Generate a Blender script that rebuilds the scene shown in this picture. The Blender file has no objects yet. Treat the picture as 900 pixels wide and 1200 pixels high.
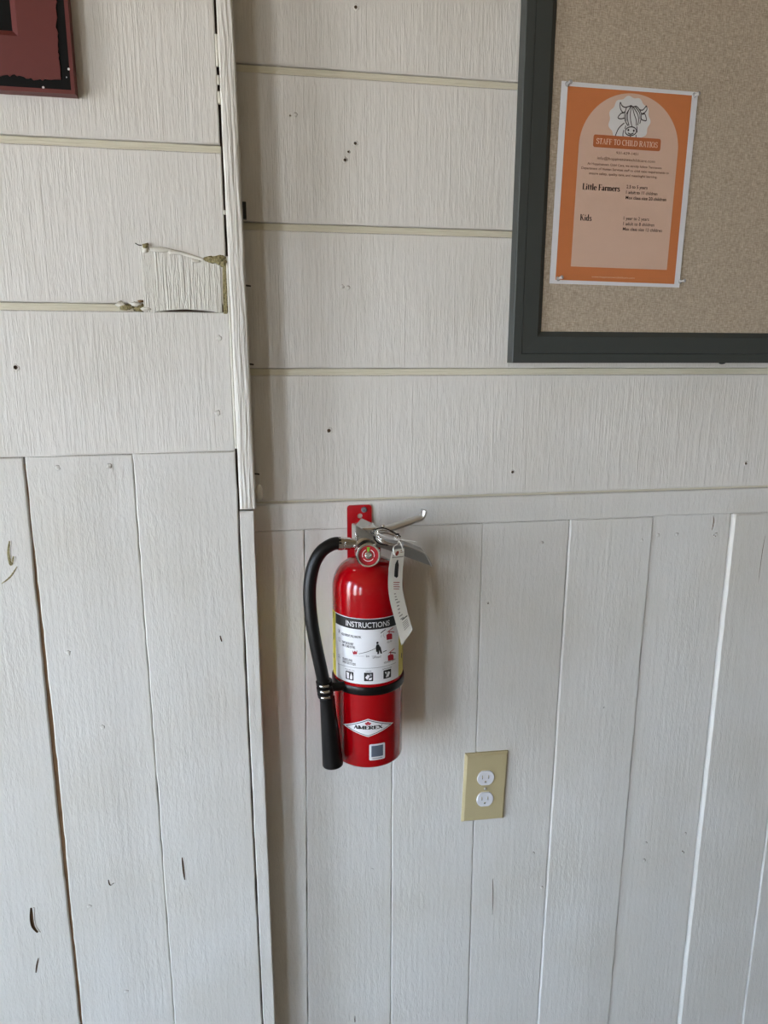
import bpy, bmesh, math, random
from mathutils import Vector, Matrix, noise

# ------------------------------------------------------------------ camera
CAM = Vector((0.0, -1.105, 1.5))
PITCH, YAW, ROLL, FPX = math.radians(12.507), math.radians(9.911), math.radians(0.153), 845.2
sc = bpy.context.scene
col = sc.collection
FW = Vector((math.sin(YAW) * math.cos(PITCH), math.cos(YAW) * math.cos(PITCH), -math.sin(PITCH)))
_r = Vector((math.cos(YAW), -math.sin(YAW), 0))
_u = _r.cross(FW)
RT = math.cos(ROLL) * _r + math.sin(ROLL) * _u
UP = -math.sin(ROLL) * _r + math.cos(ROLL) * _u
cam_d = bpy.data.cameras.new('camera')
cam = bpy.data.objects.new('camera', cam_d)
col.objects.link(cam)
cam_d.sensor_fit = 'HORIZONTAL'
cam_d.sensor_width = 36.0
cam_d.lens = FPX / 900 * 36.0
cam_d.clip_start = 0.02
m = Matrix((RT, UP, -FW)).transposed().to_4x4()
m.translation = CAM
cam.matrix_world = m
sc.camera = cam

# ------------------------------------------------------------------ light
sc.view_settings.view_transform = 'Standard'
sc.view_settings.look = 'None'
sc.view_settings.gamma = 1
sc.view_settings.use_curve_mapping = False
sc.view_settings.exposure = 0.0
world = bpy.data.worlds.new('world')
sc.world = world
world.use_nodes = True
wn = world.node_tree
bg = wn.nodes['Background']
bg.inputs[1].default_value = 20.3
# overcast sky above the horizon, sunlit ground below it
wtc = wn.nodes.new('ShaderNodeTexCoord')
wsep = wn.nodes.new('ShaderNodeSeparateXYZ')
wmr = wn.nodes.new('ShaderNodeMapRange')
wmr.inputs['From Min'].default_value = -0.10
wmr.inputs['From Max'].default_value = 0.12
wmix = wn.nodes.new('ShaderNodeMix')
wmix.data_type = 'RGBA'
wmix.inputs['A'].default_value = (0.75, 0.745, 0.735, 1)
wmix.inputs['B'].default_value = (0.88, 1.07, 1.32, 1)
wn.links.new(wtc.outputs['Generated'], wsep.inputs[0])
wn.links.new(wsep.outputs['Z'], wmr.inputs['Value'])
wn.links.new(wmr.outputs[0], wmix.inputs['Factor'])
wn.links.new(wmix.outputs['Result'], bg.inputs[0])
ROOM_X0, ROOM_X1, ROOM_Y0, ROOM_Z1 = -2.0, 3.0, -4.8, 2.5
# three windows in the side wall to the left: (y near, y far, z low, z high)
WINS = [(-0.55, -1.05, 0.45, 2.05), (-1.65, -2.35, 0.45, 2.05), (-3.2, -4.0, 0.3, 2.05)]
for i, (ya, yb, za, zb) in enumerate(WINS):
    lname = ('window_left_near_offscreen', 'window_left_middle_offscreen', 'window_left_far_offscreen')[i]
    ld = bpy.data.lights.new(lname, 'AREA')
    ld.shape = 'RECTANGLE'
    ld.size = abs(yb - ya)
    ld.size_y = zb - za
    ld.energy = 1.0
    ld.cycles.is_portal = True       # only guides the sampling of the daylight outside
    lo = bpy.data.objects.new(lname, ld)
    col.objects.link(lo)
    lo.location = (ROOM_X0 - 0.05, (ya + yb) / 2, (za + zb) / 2)
    lo.rotation_euler = Vector((1, 0, 0)).to_track_quat('-Z', 'Z').to_euler()


def at(px, py, Y):
    d = FW + RT * ((px - 450) / FPX) - UP * ((py - 600) / FPX)
    return CAM + d * ((Y - CAM.y) / d.y)


def ray(px, py):
    return (FW + RT * ((px - 450) / FPX) - UP * ((py - 600) / FPX)).normalized()


# ------------------------------------------------------------------ materials
def srgb(h):
    v = [int(h[i:i + 2], 16) / 255 for i in (0, 2, 4)]
    return tuple((c / 12.92 if c <= 0.04045 else ((c + 0.055) / 1.055) ** 2.4) for c in v) + (1,)


def mat(name, color, rough=0.5, metal=0.0, spec=0.5, coat=0.0, trans=0.0, bump=None, alpha=1.0, var=0.0):
    mt = bpy.data.materials.new(name)
    mt.use_nodes = True
    nt = mt.node_tree
    b = nt.nodes['Principled BSDF']
    c = srgb(color) if isinstance(color, str) else tuple(color) + (1,)
    b.inputs['Base Color'].default_value = c
    b.inputs['Roughness'].default_value = rough
    b.inputs['Metallic'].default_value = metal
    b.inputs['Specular IOR Level'].default_value = spec
    b.inputs['Coat Weight'].default_value = coat
    b.inputs['Coat Roughness'].default_value = 0.06
    b.inputs['Transmission Weight'].default_value = trans
    b.inputs['Alpha'].default_value = alpha
    tc = nt.nodes.new('ShaderNodeTexCoord')
    n = nt.nodes.new('ShaderNodeTexNoise')
    n.inputs['Scale'].default_value = bump[0] if bump else 90
    n.inputs['Detail'].default_value = 4
    nt.links.new(tc.outputs['Object'], n.inputs['Vector'])
    if bump:
        bp = nt.nodes.new('ShaderNodeBump')
        bp.inputs['Strength'].default_value = bump[1]
        bp.inputs['Distance'].default_value = bump[2]
        nt.links.new(n.outputs['Fac'], bp.inputs['Height'])
        nt.links.new(bp.outputs['Normal'], b.inputs['Normal'])
    # a trace of unevenness in the tone of every surface
    mx = nt.nodes.new('ShaderNodeMix')
    mx.data_type = 'RGBA'
    mx.inputs['A'].default_value = c
    mx.inputs['B'].default_value = tuple(x * (1 - max(var, 0.04)) for x in c[:3]) + (1,)
    nt.links.new(n.outputs['Fac'], mx.inputs['Factor'])
    nt.links.new(mx.outputs['Result'], b.inputs['Base Color'])
    return mt


def paint_mat(name, color, layers, rough=0.55, dirt=None, tilt=0.0, wave=None):
    """painted wood: layers = [(scale xyz, detail, weight, contrast lo, hi)], summed into a bump in metres"""
    mt = bpy.data.materials.new(name)
    mt.use_nodes = True
    nt = mt.node_tree
    N, L = nt.nodes.new, nt.links.new
    b = nt.nodes['Principled BSDF']
    b.inputs['Roughness'].default_value = rough
    b.inputs['Specular IOR Level'].default_value = 0.35
    tc = N('ShaderNodeTexCoord')
    total = None

    def add(sock):
        nonlocal total
        if total is None:
            total = sock
        else:
            ad = N('ShaderNodeMath')
            ad.operation = 'ADD'
            L(total, ad.inputs[0])
            L(sock, ad.inputs[1])
            total = ad.outputs[0]
    for (s, det, w, lo, hi) in layers:
        mp = N('ShaderNodeMapping')
        mp.inputs['Scale'].default_value = s
        mp.inputs['Rotation'].default_value = (0, tilt, 0)
        L(tc.outputs['Object'], mp.inputs['Vector'])
        n = N('ShaderNodeTexNoise')
        n.inputs['Scale'].default_value = 1.0
        n.inputs['Detail'].default_value = det
        n.inputs['Roughness'].default_value = 0.6
        L(mp.outputs[0], n.inputs['Vector'])
        mr = N('ShaderNodeMapRange')
        mr.inputs['From Min'].default_value = lo
        mr.inputs['From Max'].default_value = hi
        mr.inputs['To Max'].default_value = w
        mr.interpolation_type = 'SMOOTHSTEP'
        L(n.outputs['Fac'], mr.inputs['Value'])
        add(mr.outputs[0])
    if wave:
        sx, sz, dist, w = wave
        mp = N('ShaderNodeMapping')
        mp.inputs['Scale'].default_value = (sx, sx, sz)
        mp.inputs['Rotation'].default_value = (0, tilt, 0)
        L(tc.outputs['Object'], mp.inputs['Vector'])
        wv = N('ShaderNodeTexWave')
        wv.bands_direction = 'X'
        wv.inputs['Scale'].default_value = 1.0
        wv.inputs['Distortion'].default_value = dist
        wv.inputs['Detail'].default_value = 2.0
        wv.inputs['Detail Scale'].default_value = 0.35
        L(mp.outputs[0], wv.inputs['Vector'])
        mu = N('ShaderNodeMath')
        mu.operation = 'MULTIPLY'
        mu.inputs[1].default_value = w
        L(wv.outputs['Fac'], mu.inputs[0])
        add(mu.outputs[0])
    bp = N('ShaderNodeBump')
    bp.inputs['Strength'].default_value = 1.0
    bp.inputs['Distance'].default_value = 1.0
    L(total, bp.inputs['Height'])
    L(bp.outputs['Normal'], b.inputs['Normal'])
    # broad yellowing and grime of the paint
    n = N('ShaderNodeTexNoise')
    n.inputs['Scale'].default_value = 5.0
    n.inputs['Detail'].default_value = 5
    L(tc.outputs['Object'], n.inputs['Vector'])
    mr = N('ShaderNodeMapRange')
    mr.inputs['From Min'].default_value = 0.42
    mr.inputs['From Max'].default_value = 0.75
    L(n.outputs['Fac'], mr.inputs['Value'])
    mx = N('ShaderNodeMix')
    mx.data_type = 'RGBA'
    mx.inputs['A'].default_value = srgb(color)
    mx.inputs['B'].default_value = srgb(dirt or color)
    L(mr.outputs[0], mx.inputs['Factor'])
    L(mx.outputs['Result'], b.inputs['Base Color'])
    return mt


M = {}
M['siding'] = paint_mat('white_siding_paint', 'dcd9d3', [
    ((230, 230, 3.5), 2, 0.00022, 0.5, 0.72), ((700, 700, 22), 2, 0.00012, 0.4, 0.7), ((330, 330, 60), 3, 0.00020, 0.42, 0.75), ((75, 75, 10), 2, 0.0003, 0.4, 0.7)],
    dirt='d5d1c9')
M['patch'] = paint_mat('rough_patch_paint', 'dbd8d0', [
    ((190, 190, 7), 3, 0.0009, 0.45, 0.68), ((420, 420, 60), 3, 0.0004, 0.45, 0.7)], dirt='d0cdc2')
M['board'] = paint_mat('white_board_paint', 'd8d6d1', [
    ((380, 380, 110), 3, 0.00016, 0.35, 0.7), ((90, 90, 14), 3, 0.0002, 0.45, 0.7)], dirt='d1cdc4',
    wave=(30, 3.0, 7.0, 0.00007))
M['trim'] = paint_mat('white_trim_paint', 'dbd8d1', [
    ((420, 420, 30), 3, 0.0003, 0.35, 0.7), ((190, 190, 12), 3, 0.0008, 0.45, 0.68)], dirt='d6d2c8', tilt=math.radians(5), wave=(50, 17.0, 7.0, 0.00042))
M['groove'] = paint_mat('yellowed_groove_paint', 'd6d1bd', [
    ((16, 500, 500), 3, 0.0004, 0.35, 0.7)], dirt='c8c2ab')
M['cavity'] = mat('bare_aged_wood', '5c4733', 0.9, bump=(60, 0.5, 0.002), var=0.4)
M['brownwood'] = mat('bare_brown_wood', '8a6a48', 0.9, bump=(60, 0.5, 0.002), var=0.5)
M['hole'] = mat('bare_wood_in_hole', '6a543c', 0.9)
M['rust'] = mat('rusted_steel', '2b211b', 0.7)
M['caulk'] = mat('white_caulk', 'd9d6cb', 0.45, bump=(140, 0.6, 0.002))
M['foam'] = mat('yellow_foam', 'b3a778', 0.9, bump=(330, 1.0, 0.003), var=0.75)
M['plaster'] = mat('room_wall_paint', '9c9484', 0.8, bump=(40, 0.2, 0.002))
M['ceilwood'] = mat('ceiling_boards', 'ad9878', 0.8, bump=(30, 0.2, 0.002), var=0.2)
M['floorwood'] = mat('floor_boards', '77685a', 0.6, bump=(30, 0.2, 0.002), var=0.3)
M['red'] = mat('gloss_red_enamel', 'a2000b', 0.16, spec=0.45, coat=0.25)
M['redplate'] = mat('red_bracket_paint', 'ae0a16', 0.35)
M['redface'] = mat('gauge_red', 'a00b1a', 0.35)
M['chrome'] = mat('nickel_plating', (0.72, 0.71, 0.69), 0.16, metal=1.0)
M['steel'] = mat('brushed_steel', (0.55, 0.54, 0.52), 0.32, metal=1.0)
M['darksteel'] = mat('grey_steel', (0.36, 0.36, 0.35), 0.38, metal=0.9)
M['rubber'] = mat('black_rubber', '09090a', 0.36, spec=0.35)
M['blackplastic'] = mat('black_plastic', '060607', 0.3, spec=0.4)
M['white'] = mat('label_white', 'e4e4e6', 0.35)
M['yellow'] = mat('label_yellow', 'cfc02c', 0.4)
M['ink'] = mat('black_ink', '121212', 0.45)
M['redink'] = mat('red_ink', 'a8162a', 0.45)
M['greyink'] = mat('grey_ink', '8a8a8e', 0.5)
M['green'] = mat('green_ink', '6fae2c', 0.4)
M['tag'] = mat('tag_card', 'd2cec4', 0.6)
M['tagink'] = mat('tag_ink', '6f6a66', 0.6)
M['tagred'] = mat('tag_red', '8c3a30', 0.6)
M['clear'] = mat('clear_plastic', 'f4f4f4', 0.12, trans=0.55)
M['tie'] = mat('milky_plastic', 'e6e6e2', 0.3)
M['ivory'] = mat('ivory_plastic', 'b9ac86', 0.35)
M['recept'] = mat('white_receptacle', 'dcdce0', 0.3)
M['slot'] = mat('slot_contact_metal', '6c6d72', 0.6)
M['frame_grey'] = mat('charcoal_frame_paint', '3b3f3d', 0.55, bump=(200, 0.08, 0.001))
M['maroon'] = mat('maroon_frame_paint', '652c29', 0.5, var=0.12)
M['blackboard'] = mat('flat_black_paint', '070707', 0.7, spec=0.2)
M['paper'] = mat('laminated_paper', 'd9d9dc', 0.35)
M['orange'] = mat('poster_orange', 'c67849', 0.4, var=0.08)
M['salmon'] = mat('poster_salmon', 'd0b09c', 0.4)
M['banner'] = mat('poster_banner', 'b4673f', 0.4)
M['cream'] = mat('poster_cream', 'e6cdb8', 0.4)
M['brownink'] = mat('poster_brown_ink', '7d6353', 0.45)
M['darkink'] = mat('poster_dark_ink', '2a2022', 0.45)
M['blob'] = mat('poster_white', 'd6d5d4', 0.4)
M['sticker_grey'] = mat('sticker_slate', '5a6270', 0.5)


def linen():
    mt = bpy.data.materials.new('beige_linen')
    mt.use_nodes = True
    nt = mt.node_tree
    N, L = nt.nodes.new, nt.links.new
    b = nt.nodes['Principled BSDF']
    b.inputs['Roughness'].default_value = 0.9
    b.inputs['Specular IOR Level'].default_value = 0.15
    tc = N('ShaderNodeTexCoord')
    outs = []
    for s in ((130, 130, 700), (700, 700, 130)):
        mp = N('ShaderNodeMapping')
        mp.inputs['Scale'].default_value = s
        L(tc.outputs['Object'], mp.inputs['Vector'])
        n = N('ShaderNodeTexNoise')
        n.inputs['Scale'].default_value = 1
        n.inputs['Detail'].default_value = 2
        L(mp.outputs[0], n.inputs['Vector'])
        outs.append(n.outputs['Fac'])
    ad = N('ShaderNodeMath')
    ad.operation = 'ADD'
    L(outs[0], ad.inputs[0])
    L(outs[1], ad.inputs[1])
    mr = N('ShaderNodeMapRange')
    mr.inputs['From Min'].default_value = 0.7
    mr.inputs['From Max'].default_value = 1.3
    L(ad.outputs[0], mr.inputs['Value'])
    mx = N('ShaderNodeMix')
    mx.data_type = 'RGBA'
    mx.inputs['A'].default_value = srgb('988a78')
    mx.inputs['B'].default_value = srgb('c4b6a3')
    L(mr.outputs[0], mx.inputs['Factor'])
    L(mx.outputs['Result'], b.inputs['Base Color'])
    bp = N('ShaderNodeBump')
    bp.inputs['Strength'].default_value = 0.7
    bp.inputs['Distance'].default_value = 0.0008
    L(ad.outputs[0], bp.inputs['Height'])
    L(bp.outputs['Normal'], b.inputs['Normal'])
    return mt


M['linen'] = linen()


# ------------------------------------------------------------------ helpers
def link(name, me, parent=None):
    o = bpy.data.objects.new(name, me)
    col.objects.link(o)
    if parent is not None:
        o.parent = parent
        w = parent.get('_w')
        loc = Vector(w) if w is not None else Vector((0, 0, 0))
        o.matrix_parent_inverse = Matrix.Translation(-loc)
        o['_w'] = (0.0, 0.0, 0.0)
    return o


def pymesh(name, verts, faces, mats, parent=None, smooth=False, fm=None):
    me = bpy.data.meshes.new(name)
    me.from_pydata([tuple(v) for v in verts], [], faces)
    for mm in (mats if isinstance(mats, (list, tuple)) else [mats]):
        me.materials.append(M[mm])
    if fm:
        for p, k in zip(me.polygons, fm):
            p.material_index = k
    if smooth:
        for p in me.polygons:
            p.use_smooth = True
    bm = bmesh.new()
    bm.from_mesh(me)
    bmesh.ops.recalc_face_normals(bm, faces=bm.faces)
    bm.to_mesh(me)
    bm.free()
    if smooth:
        try:
            me.set_sharp_from_angle(angle=math.radians(40))
        except Exception:
            pass
    return link(name, me, parent)


def thing(name, label, cat, loc, group=None):
    o = bpy.data.objects.new(name, None)
    col.objects.link(o)
    o.location = loc
    o.empty_display_size = 0.02
    o['_w'] = tuple(loc)
    tag(o, label, cat, group)
    return o


def tag(o, label, cat, group=None):
    o['label'] = label
    o['category'] = cat
    if group:
        o['group'] = group
    return o


def struct(o, label=None, cat=None):
    o['kind'] = 'structure'
    if label:
        o['label'] = label
    if cat:
        o['category'] = cat
    return o


def box(name, lo, hi, mt, parent=None, bevel=0.0, rot=None, seg=2):
    bm = bmesh.new()
    bmesh.ops.create_cube(bm, size=1)
    c = (Vector(lo) + Vector(hi)) / 2
    s = Vector(hi) - Vector(lo)
    for v in bm.verts:
        v.co = Vector((v.co.x * s.x, v.co.y * s.y, v.co.z * s.z))
    if bevel:
        bmesh.ops.bevel(bm, geom=list(bm.edges), offset=bevel, segments=seg, affect='EDGES', profile=0.5)
    R = rot if rot else Matrix.Identity(3)
    for v in bm.verts:
        v.co = R @ v.co + c
    me = bpy.data.meshes.new(name)
    bm.to_mesh(me)
    bm.free()
    me.materials.append(M[mt])
    return link(name, me, parent)


def boxes(name, items, mt, parent=None):
    V, F = [], []
    for lo, hi in items:
        b = len(V)
        for k in range(8):
            V.append(((hi if k & 1 else lo)[0], (hi if k & 2 else lo)[1], (hi if k & 4 else lo)[2]))
        F += [tuple(b + i for i in f) for f in ((0, 1, 3, 2), (4, 6, 7, 5), (0, 4, 5, 1), (2, 3, 7, 6), (0, 2, 6, 4), (1, 5, 7, 3))]
    return pymesh(name, V, F, mt, parent)


def frame_of(axis):
    axis = Vector(axis).normalized()
    a = Vector((0, 0, 1)) if abs(axis.z) < 0.9 else Vector((1, 0, 0))
    x = a.cross(axis).normalized()
    return x, axis.cross(x), axis


def lathe(name, prof, origin, axis, mt, parent=None, n=40, fm=None, smooth=True):
    """prof = [(radius, height along axis)]; closed at both ends"""
    x, y, a = frame_of(axis)
    o = Vector(origin)
    V, F, K = [], [], []
    for r, h in prof:
        for k in range(n):
            t = 2 * math.pi * k / n
            V.append(o + a * h + (x * math.cos(t) + y * math.sin(t)) * r)
    for i in range(len(prof) - 1):
        for k in range(n):
            F.append((i * n + k, i * n + (k + 1) % n, (i + 1) * n + (k + 1) % n, (i + 1) * n + k))
            K.append(fm[i] if fm else 0)
    F.append(tuple(range(n)))
    K.append(fm[0] if fm else 0)
    F.append(tuple((len(prof) - 1) * n + k for k in range(n)))
    K.append(fm[-1] if fm else 0)
    return pymesh(name, V, F, mt, parent, smooth, K)


def spline(pts, n=8, closed=False):
    P = [Vector(p) for p in pts]
    out = []
    m_ = len(P)
    rng = range(m_ if closed else m_ - 1)
    for i in rng:
        p1, p2 = P[i], P[(i + 1) % m_]
        p0 = P[(i - 1) % m_] if (closed or i > 0) else p1
        p3 = P[(i + 2) % m_] if (closed or i + 2 < m_) else p2
        for k in range(n):
            t = k / n
            out.append(0.5 * ((2 * p1) + (p2 - p0) * t + (2 * p0 - 5 * p1 + 4 * p2 - p3) * t * t + (3 * p1 - p0 - 3 * p2 + p3) * t ** 3))
    if not closed:
        out.append(P[-1])
    return out


def tube(name, pts, rad, mt, parent=None, n=12, closed=False, sub=8, flat=None):
    """sweep; rad number or function of t; flat=(ry factor, fixed side vector) for an elliptical section"""
    P = spline(pts, sub, closed)
    V, F = [], []
    L = len(P)
    prev = None
    for i, p in enumerate(P):
        tg = (P[(i + 1) % L] - P[i - 1]) if closed else (P[min(i + 1, L - 1)] - P[max(i - 1, 0)])
        tg.normalize()
        if flat:
            x = Vector(flat[1])
            x = (x - tg * x.dot(tg)).normalized()
        elif prev is None:
            x = frame_of(tg)[0]
        else:
            x = (prev - tg * prev.dot(tg)).normalized()
        prev = x
        y = tg.cross(x)
        r = rad(i / max(L - 1, 1)) if callable(rad) else rad
        for k in range(n):
            a = 2 * math.pi * k / n
            V.append(p + x * (math.cos(a) * r * (flat[0] if flat else 1)) + y * (math.sin(a) * r))
    for i in range(L if closed else L - 1):
        for k in range(n):
            j = (i + 1) % L
            F.append((i * n + k, i * n + (k + 1) % n, j * n + (k + 1) % n, j * n + k))
    if not closed:
        F.append(tuple(range(n)))
        F.append(tuple((L - 1) * n + k for k in range(n)))
    return pymesh(name, V, F, mt, parent, True)


def prism(name, front, back, mt, parent=None, smooth=False, bevel=0.0):
    n = len(front)
    V = list(front) + list(back)
    F = [tuple(range(n)), tuple(range(2 * n - 1, n - 1, -1))] + [(i, (i + 1) % n, n + (i + 1) % n, n + i) for i in range(n)]
    o = pymesh(name, V, F, mt, parent, smooth)
    if bevel:
        bm = bmesh.new()
        bm.from_mesh(o.data)
        bmesh.ops.bevel(bm, geom=list(bm.edges), offset=bevel, segments=2, affect='EDGES')
        bm.to_mesh(o.data)
        bm.free()
    return o


def blob(name, c, r, mt, parent=None, seed=0, amp=0.25, freq=1.6, sub=2):
    bm = bmesh.new()
    bmesh.ops.create_icosphere(bm, subdivisions=sub, radius=1)
    for v in bm.verts:
        d = 1 + amp * noise.noise(v.co * freq + Vector((seed * 7.3, seed * 1.7, 0)))
        v.co = Vector((v.co.x * r[0], v.co.y * r[1], v.co.z * r[2])) * d + Vector(c)
    me = bpy.data.meshes.new(name)
    bm.to_mesh(me)
    bm.free()
    me.materials.append(M[mt])
    for p in me.polygons:
        p.use_smooth = True
    return link(name, me, parent)


def lerp(a, b, t):
    return a + (b - a) * t


def pw(pts, u):
    for (a, va), (b, vb) in zip(pts, pts[1:]):
        if u <= b:
            return lerp(va, vb, (u - a) / (b - a) if b > a else 0)
    return pts[-1][1]


def board(name, parent, mt, s0, s1, e0, e1, y, thick=0.018, bev=0.0012, prof=None, vertical=True, ns=40, nw=10, wob=(0.0, 0.0), seed=0, depth_s=None, bevr=None):
    """a plank as a closed slab: s runs along it (z if vertical, else x); e0(s), e1(s) are its two edges;
    prof lists (u, recess in metres) across the face, wob the ragged amplitude of the two edges"""
    bevr = bevr or bev
    rows = [(s0, thick), (s0, bev), (s0 + bev, 0)] + [(lerp(s0, s1, k / ns), 0) for k in range(1, ns)] + [(s1 - bev, 0), (s1, bev), (s1, thick)]
    V = []
    for s, dr in rows:
        a = e0(s) + wob[0] * noise.noise((s * 38.0, seed * 3.1, 0.5)) + wob[0] * 0.6 * noise.noise((s * 140.0, seed * 3.1, 4.5))
        b = e1(s) + wob[1] * noise.noise((s * 38.0, seed * 3.1 + 9, 0.5)) + wob[1] * 0.6 * noise.noise((s * 140.0, seed * 3.1 + 9, 4.5))
        cols = [(a, thick), (a, bev), (a + bev, 0)] + [(lerp(a, b, k / nw), 0) for k in range(1, nw)] + [(b - bevr, 0), (b, bevr), (b, thick)]
        for w, dc in cols:
            u = (w - a) / (b - a)
            d = max(dr, dc)
            f = (pw(prof, u) if prof else 0) + (depth_s(s) if depth_s else 0)
            yy = y + (d if d >= thick else f + d)
            V.append((w, yy, s) if vertical else (s, yy, w))
    nc = nw + 5
    F = []
    for i in range(len(rows) - 1):
        for k in range(nc - 1):
            F.append((i * nc + k, i * nc + k + 1, (i + 1) * nc + k + 1, (i + 1) * nc + k))
    ring = [k for k in range(nc)] + [i * nc + nc - 1 for i in range(1, len(rows))] + [(len(rows) - 1) * nc + k for k in range(nc - 2, -1, -1)] + [i * nc for i in range(len(rows) - 2, 0, -1)]
    F.append(tuple(ring))
    return pymesh(name, V, F, mt, parent, True)


def edge(p_top, p_bot, Y):
    """x of a near-vertical edge as a function of z from two pixels on the plane y = Y"""
    a, b = at(*p_top, Y), at(*p_bot, Y)
    return lambda z: a.x + (b.x - a.x) * (z - a.z) / (b.z - a.z)


const = lambda c: (lambda s: c)

# ------------------------------------------------------------------ room shell
fl = struct(box('floor', (ROOM_X0 - 0.2, ROOM_Y0 - 0.2, -0.1), (ROOM_X1 + 0.2, 0.2, 0), 'floorwood'))
struct(box('ceiling', (ROOM_X0 - 0.2, ROOM_Y0 - 0.2, ROOM_Z1), (ROOM_X1 + 0.2, 0.2, ROOM_Z1 + 0.1), 'ceilwood'))
struct(box('wall_back', (ROOM_X0, ROOM_Y0 - 0.15, 0), (ROOM_X1, ROOM_Y0, ROOM_Z1), 'plaster'))
struct(box('wall_far_side', (ROOM_X1, ROOM_Y0 - 0.15, 0), (ROOM_X1 + 0.15, 0.12, ROOM_Z1), 'plaster'))
items = []
ys = [0.12] + [v for w in WINS for v in (w[0], w[1])] + [ROOM_Y0 - 0.15]
for k in range(0, len(ys), 2):
    items.append(((ROOM_X0 - 0.15, ys[k + 1], 0), (ROOM_X0, ys[k], ROOM_Z1)))
for (ya, yb, za, zb) in WINS:
    items.append(((ROOM_X0 - 0.15, yb, 0), (ROOM_X0, ya, za)))
    items.append(((ROOM_X0 - 0.15, yb, zb), (ROOM_X0, ya, ROOM_Z1)))
struct(boxes('wall_window_side', items, 'plaster'))
for i, (ya, yb, za, zb) in enumerate(WINS):
    w = 0.03
    x0, x1 = ROOM_X0 - 0.03, ROOM_X0 + 0.015
    struct(boxes('window_%d' % (i + 1), [((x0, yb, za), (x1, yb + w, zb)), ((x0, ya - w, za), (x1, ya, zb)),
                 ((x0, yb + w, za), (x1, ya - w, za + w)), ((x0, yb + w, zb - w), (x1, ya - w, zb)),
                 ((x0 + 0.005, yb + w, (za + zb) / 2 - 0.015), (x1 - 0.005, ya - w, (za + zb) / 2 + 0.015))], 'plaster'))

# ------------------------------------------------------------------ recessed wall on the right
YL = -0.047                      # face of the wall section on the left; the right section's face is y = 0
Z0 = CAM.z
XR0 = -0.022                     # the right section runs in behind the corner boards
wr = struct(box('wall_right', (XR0, 0.02, 0), (ROOM_X1, 0.12, ROOM_Z1), 'cavity'),
            'recessed white wall of grooved siding above and upright boards below')
wr['_w'] = (0, 0, 0)
GH = 0.0052                      # half a groove
gz = [Z0 + 0.3777 + 0.2033 * k for k in range(4, -1, -1)] + [Z0 + 0.1748, Z0 - 0.0293]
sid_bot = Z0 - 0.2255
rail_top, rail_bot = Z0 - 0.2290, Z0 - 0.2728
tops = [ROOM_Z1] + [g - GH for g in gz]
bots = [g + GH for g in gz] + [sid_bot]
k = 0
for t, b_ in zip(tops, bots):
    if t - b_ < 0.03:
        continue
    p = board('plank', wr, 'siding', XR0, ROOM_X1, const(b_), const(t), 0.0, 0.02, 0.0014, vertical=False, ns=60, nw=6, wob=(0.0004, 0.0004), seed=k)
    if t < ROOM_Z1 - 0.01:
        board('shiplap_lip', p, 'groove', XR0, ROOM_X1, const(t - 0.004), const(t + 2 * GH - 0.0007), 0.0032, 0.014, 0.0008, vertical=False, ns=60, nw=4, wob=(0, 0.0005), seed=k + 20)
    k += 1
# strip of lap showing under the lowest siding board
board('shiplap_lip', wr, 'groove', XR0, ROOM_X1, const(rail_top - 0.004), const(sid_bot + 0.003), 0.0035, 0.012, 0.0006, vertical=False, ns=40, nw=3, seed=50)
board('rail', wr, 'board', XR0, ROOM_X1, const(rail_bot), const(rail_top), -0.0025, 0.02, 0.0016, vertical=False, ns=80, nw=6, wob=(0.0003, 0.0004), seed=60)
# upright boards under the rail: boundaries as pairs of image points on the wall face
bnd = [((357, 622), (361, 1200)), ((461, 617), (458, 1200)), ((566, 614), (548, 1200)), ((668, 610), (630, 1200)),
       ((766, 606), (713, 1200)), ((859, 603), (795, 1200)), ((948, 598), (870, 1200))]
E_ = [const(XR0)] + [edge(a, b, 0.0) for a, b in bnd]
x_last = E_[-1](rail_bot)
while x_last < ROOM_X1 - 0.2:
    x_last += 0.128
    E_.append(const(x_last))
E_.append(const(ROOM_X1))
face = [0.0, -0.0006, -0.0010, 0.0002, -0.0008, 0.0026, -0.0022, -0.0006]
gaps = [0.0011, 0.0010, 0.0012, 0.0014, 0.0016, 0.0016, 0.0014]
lbev = [0.001, 0.0012, 0.0016, 0.0016, 0.0024, 0.0008, 0.0040, 0.0016]
rprof = {1: [(0, 0), (.6, -.0004), (1, .0008)], 2: [(0, 0.0006), (.5, -.0004), (1, .0006)], 3: [(0, 0), (.7, .0002), (1, .0012)],
         4: [(0, 0.0002), (.55, -.0012), (.68, -.0010), (.74, -.0003), (1, .0010)], 5: [(0, 0.0004), (.45, 0), (1, .0016)],
         6: [(0, 0), (.12, 0.0004), (.6, .0022), (1, .0042)], 7: [(0, 0), (1, .002)]}
for i in range(len(E_) - 1):
    a, b_ = E_[i], E_[i + 1]
    g0 = (gaps[i - 1] if 0 < i <= len(gaps) else 0.001) if i else 0
    g1 = gaps[i] if i < len(gaps) else 0.001
    board('upright_plank', wr, 'board', 0.0, rail_bot - 0.0002, (lambda f, g: (lambda z: f(z) + g * .45))(a, g0), (lambda f, g: (lambda z: f(z) - g * .45))(b_, g1),
          face[i] if i < len(face) else 0.0, 0.019, lbev[i] if i < len(lbev) else 0.0015, rprof.get(i), True, 90, 12, (0.0007, 0.0009), 100 + i, bevr=0.0012)

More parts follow.
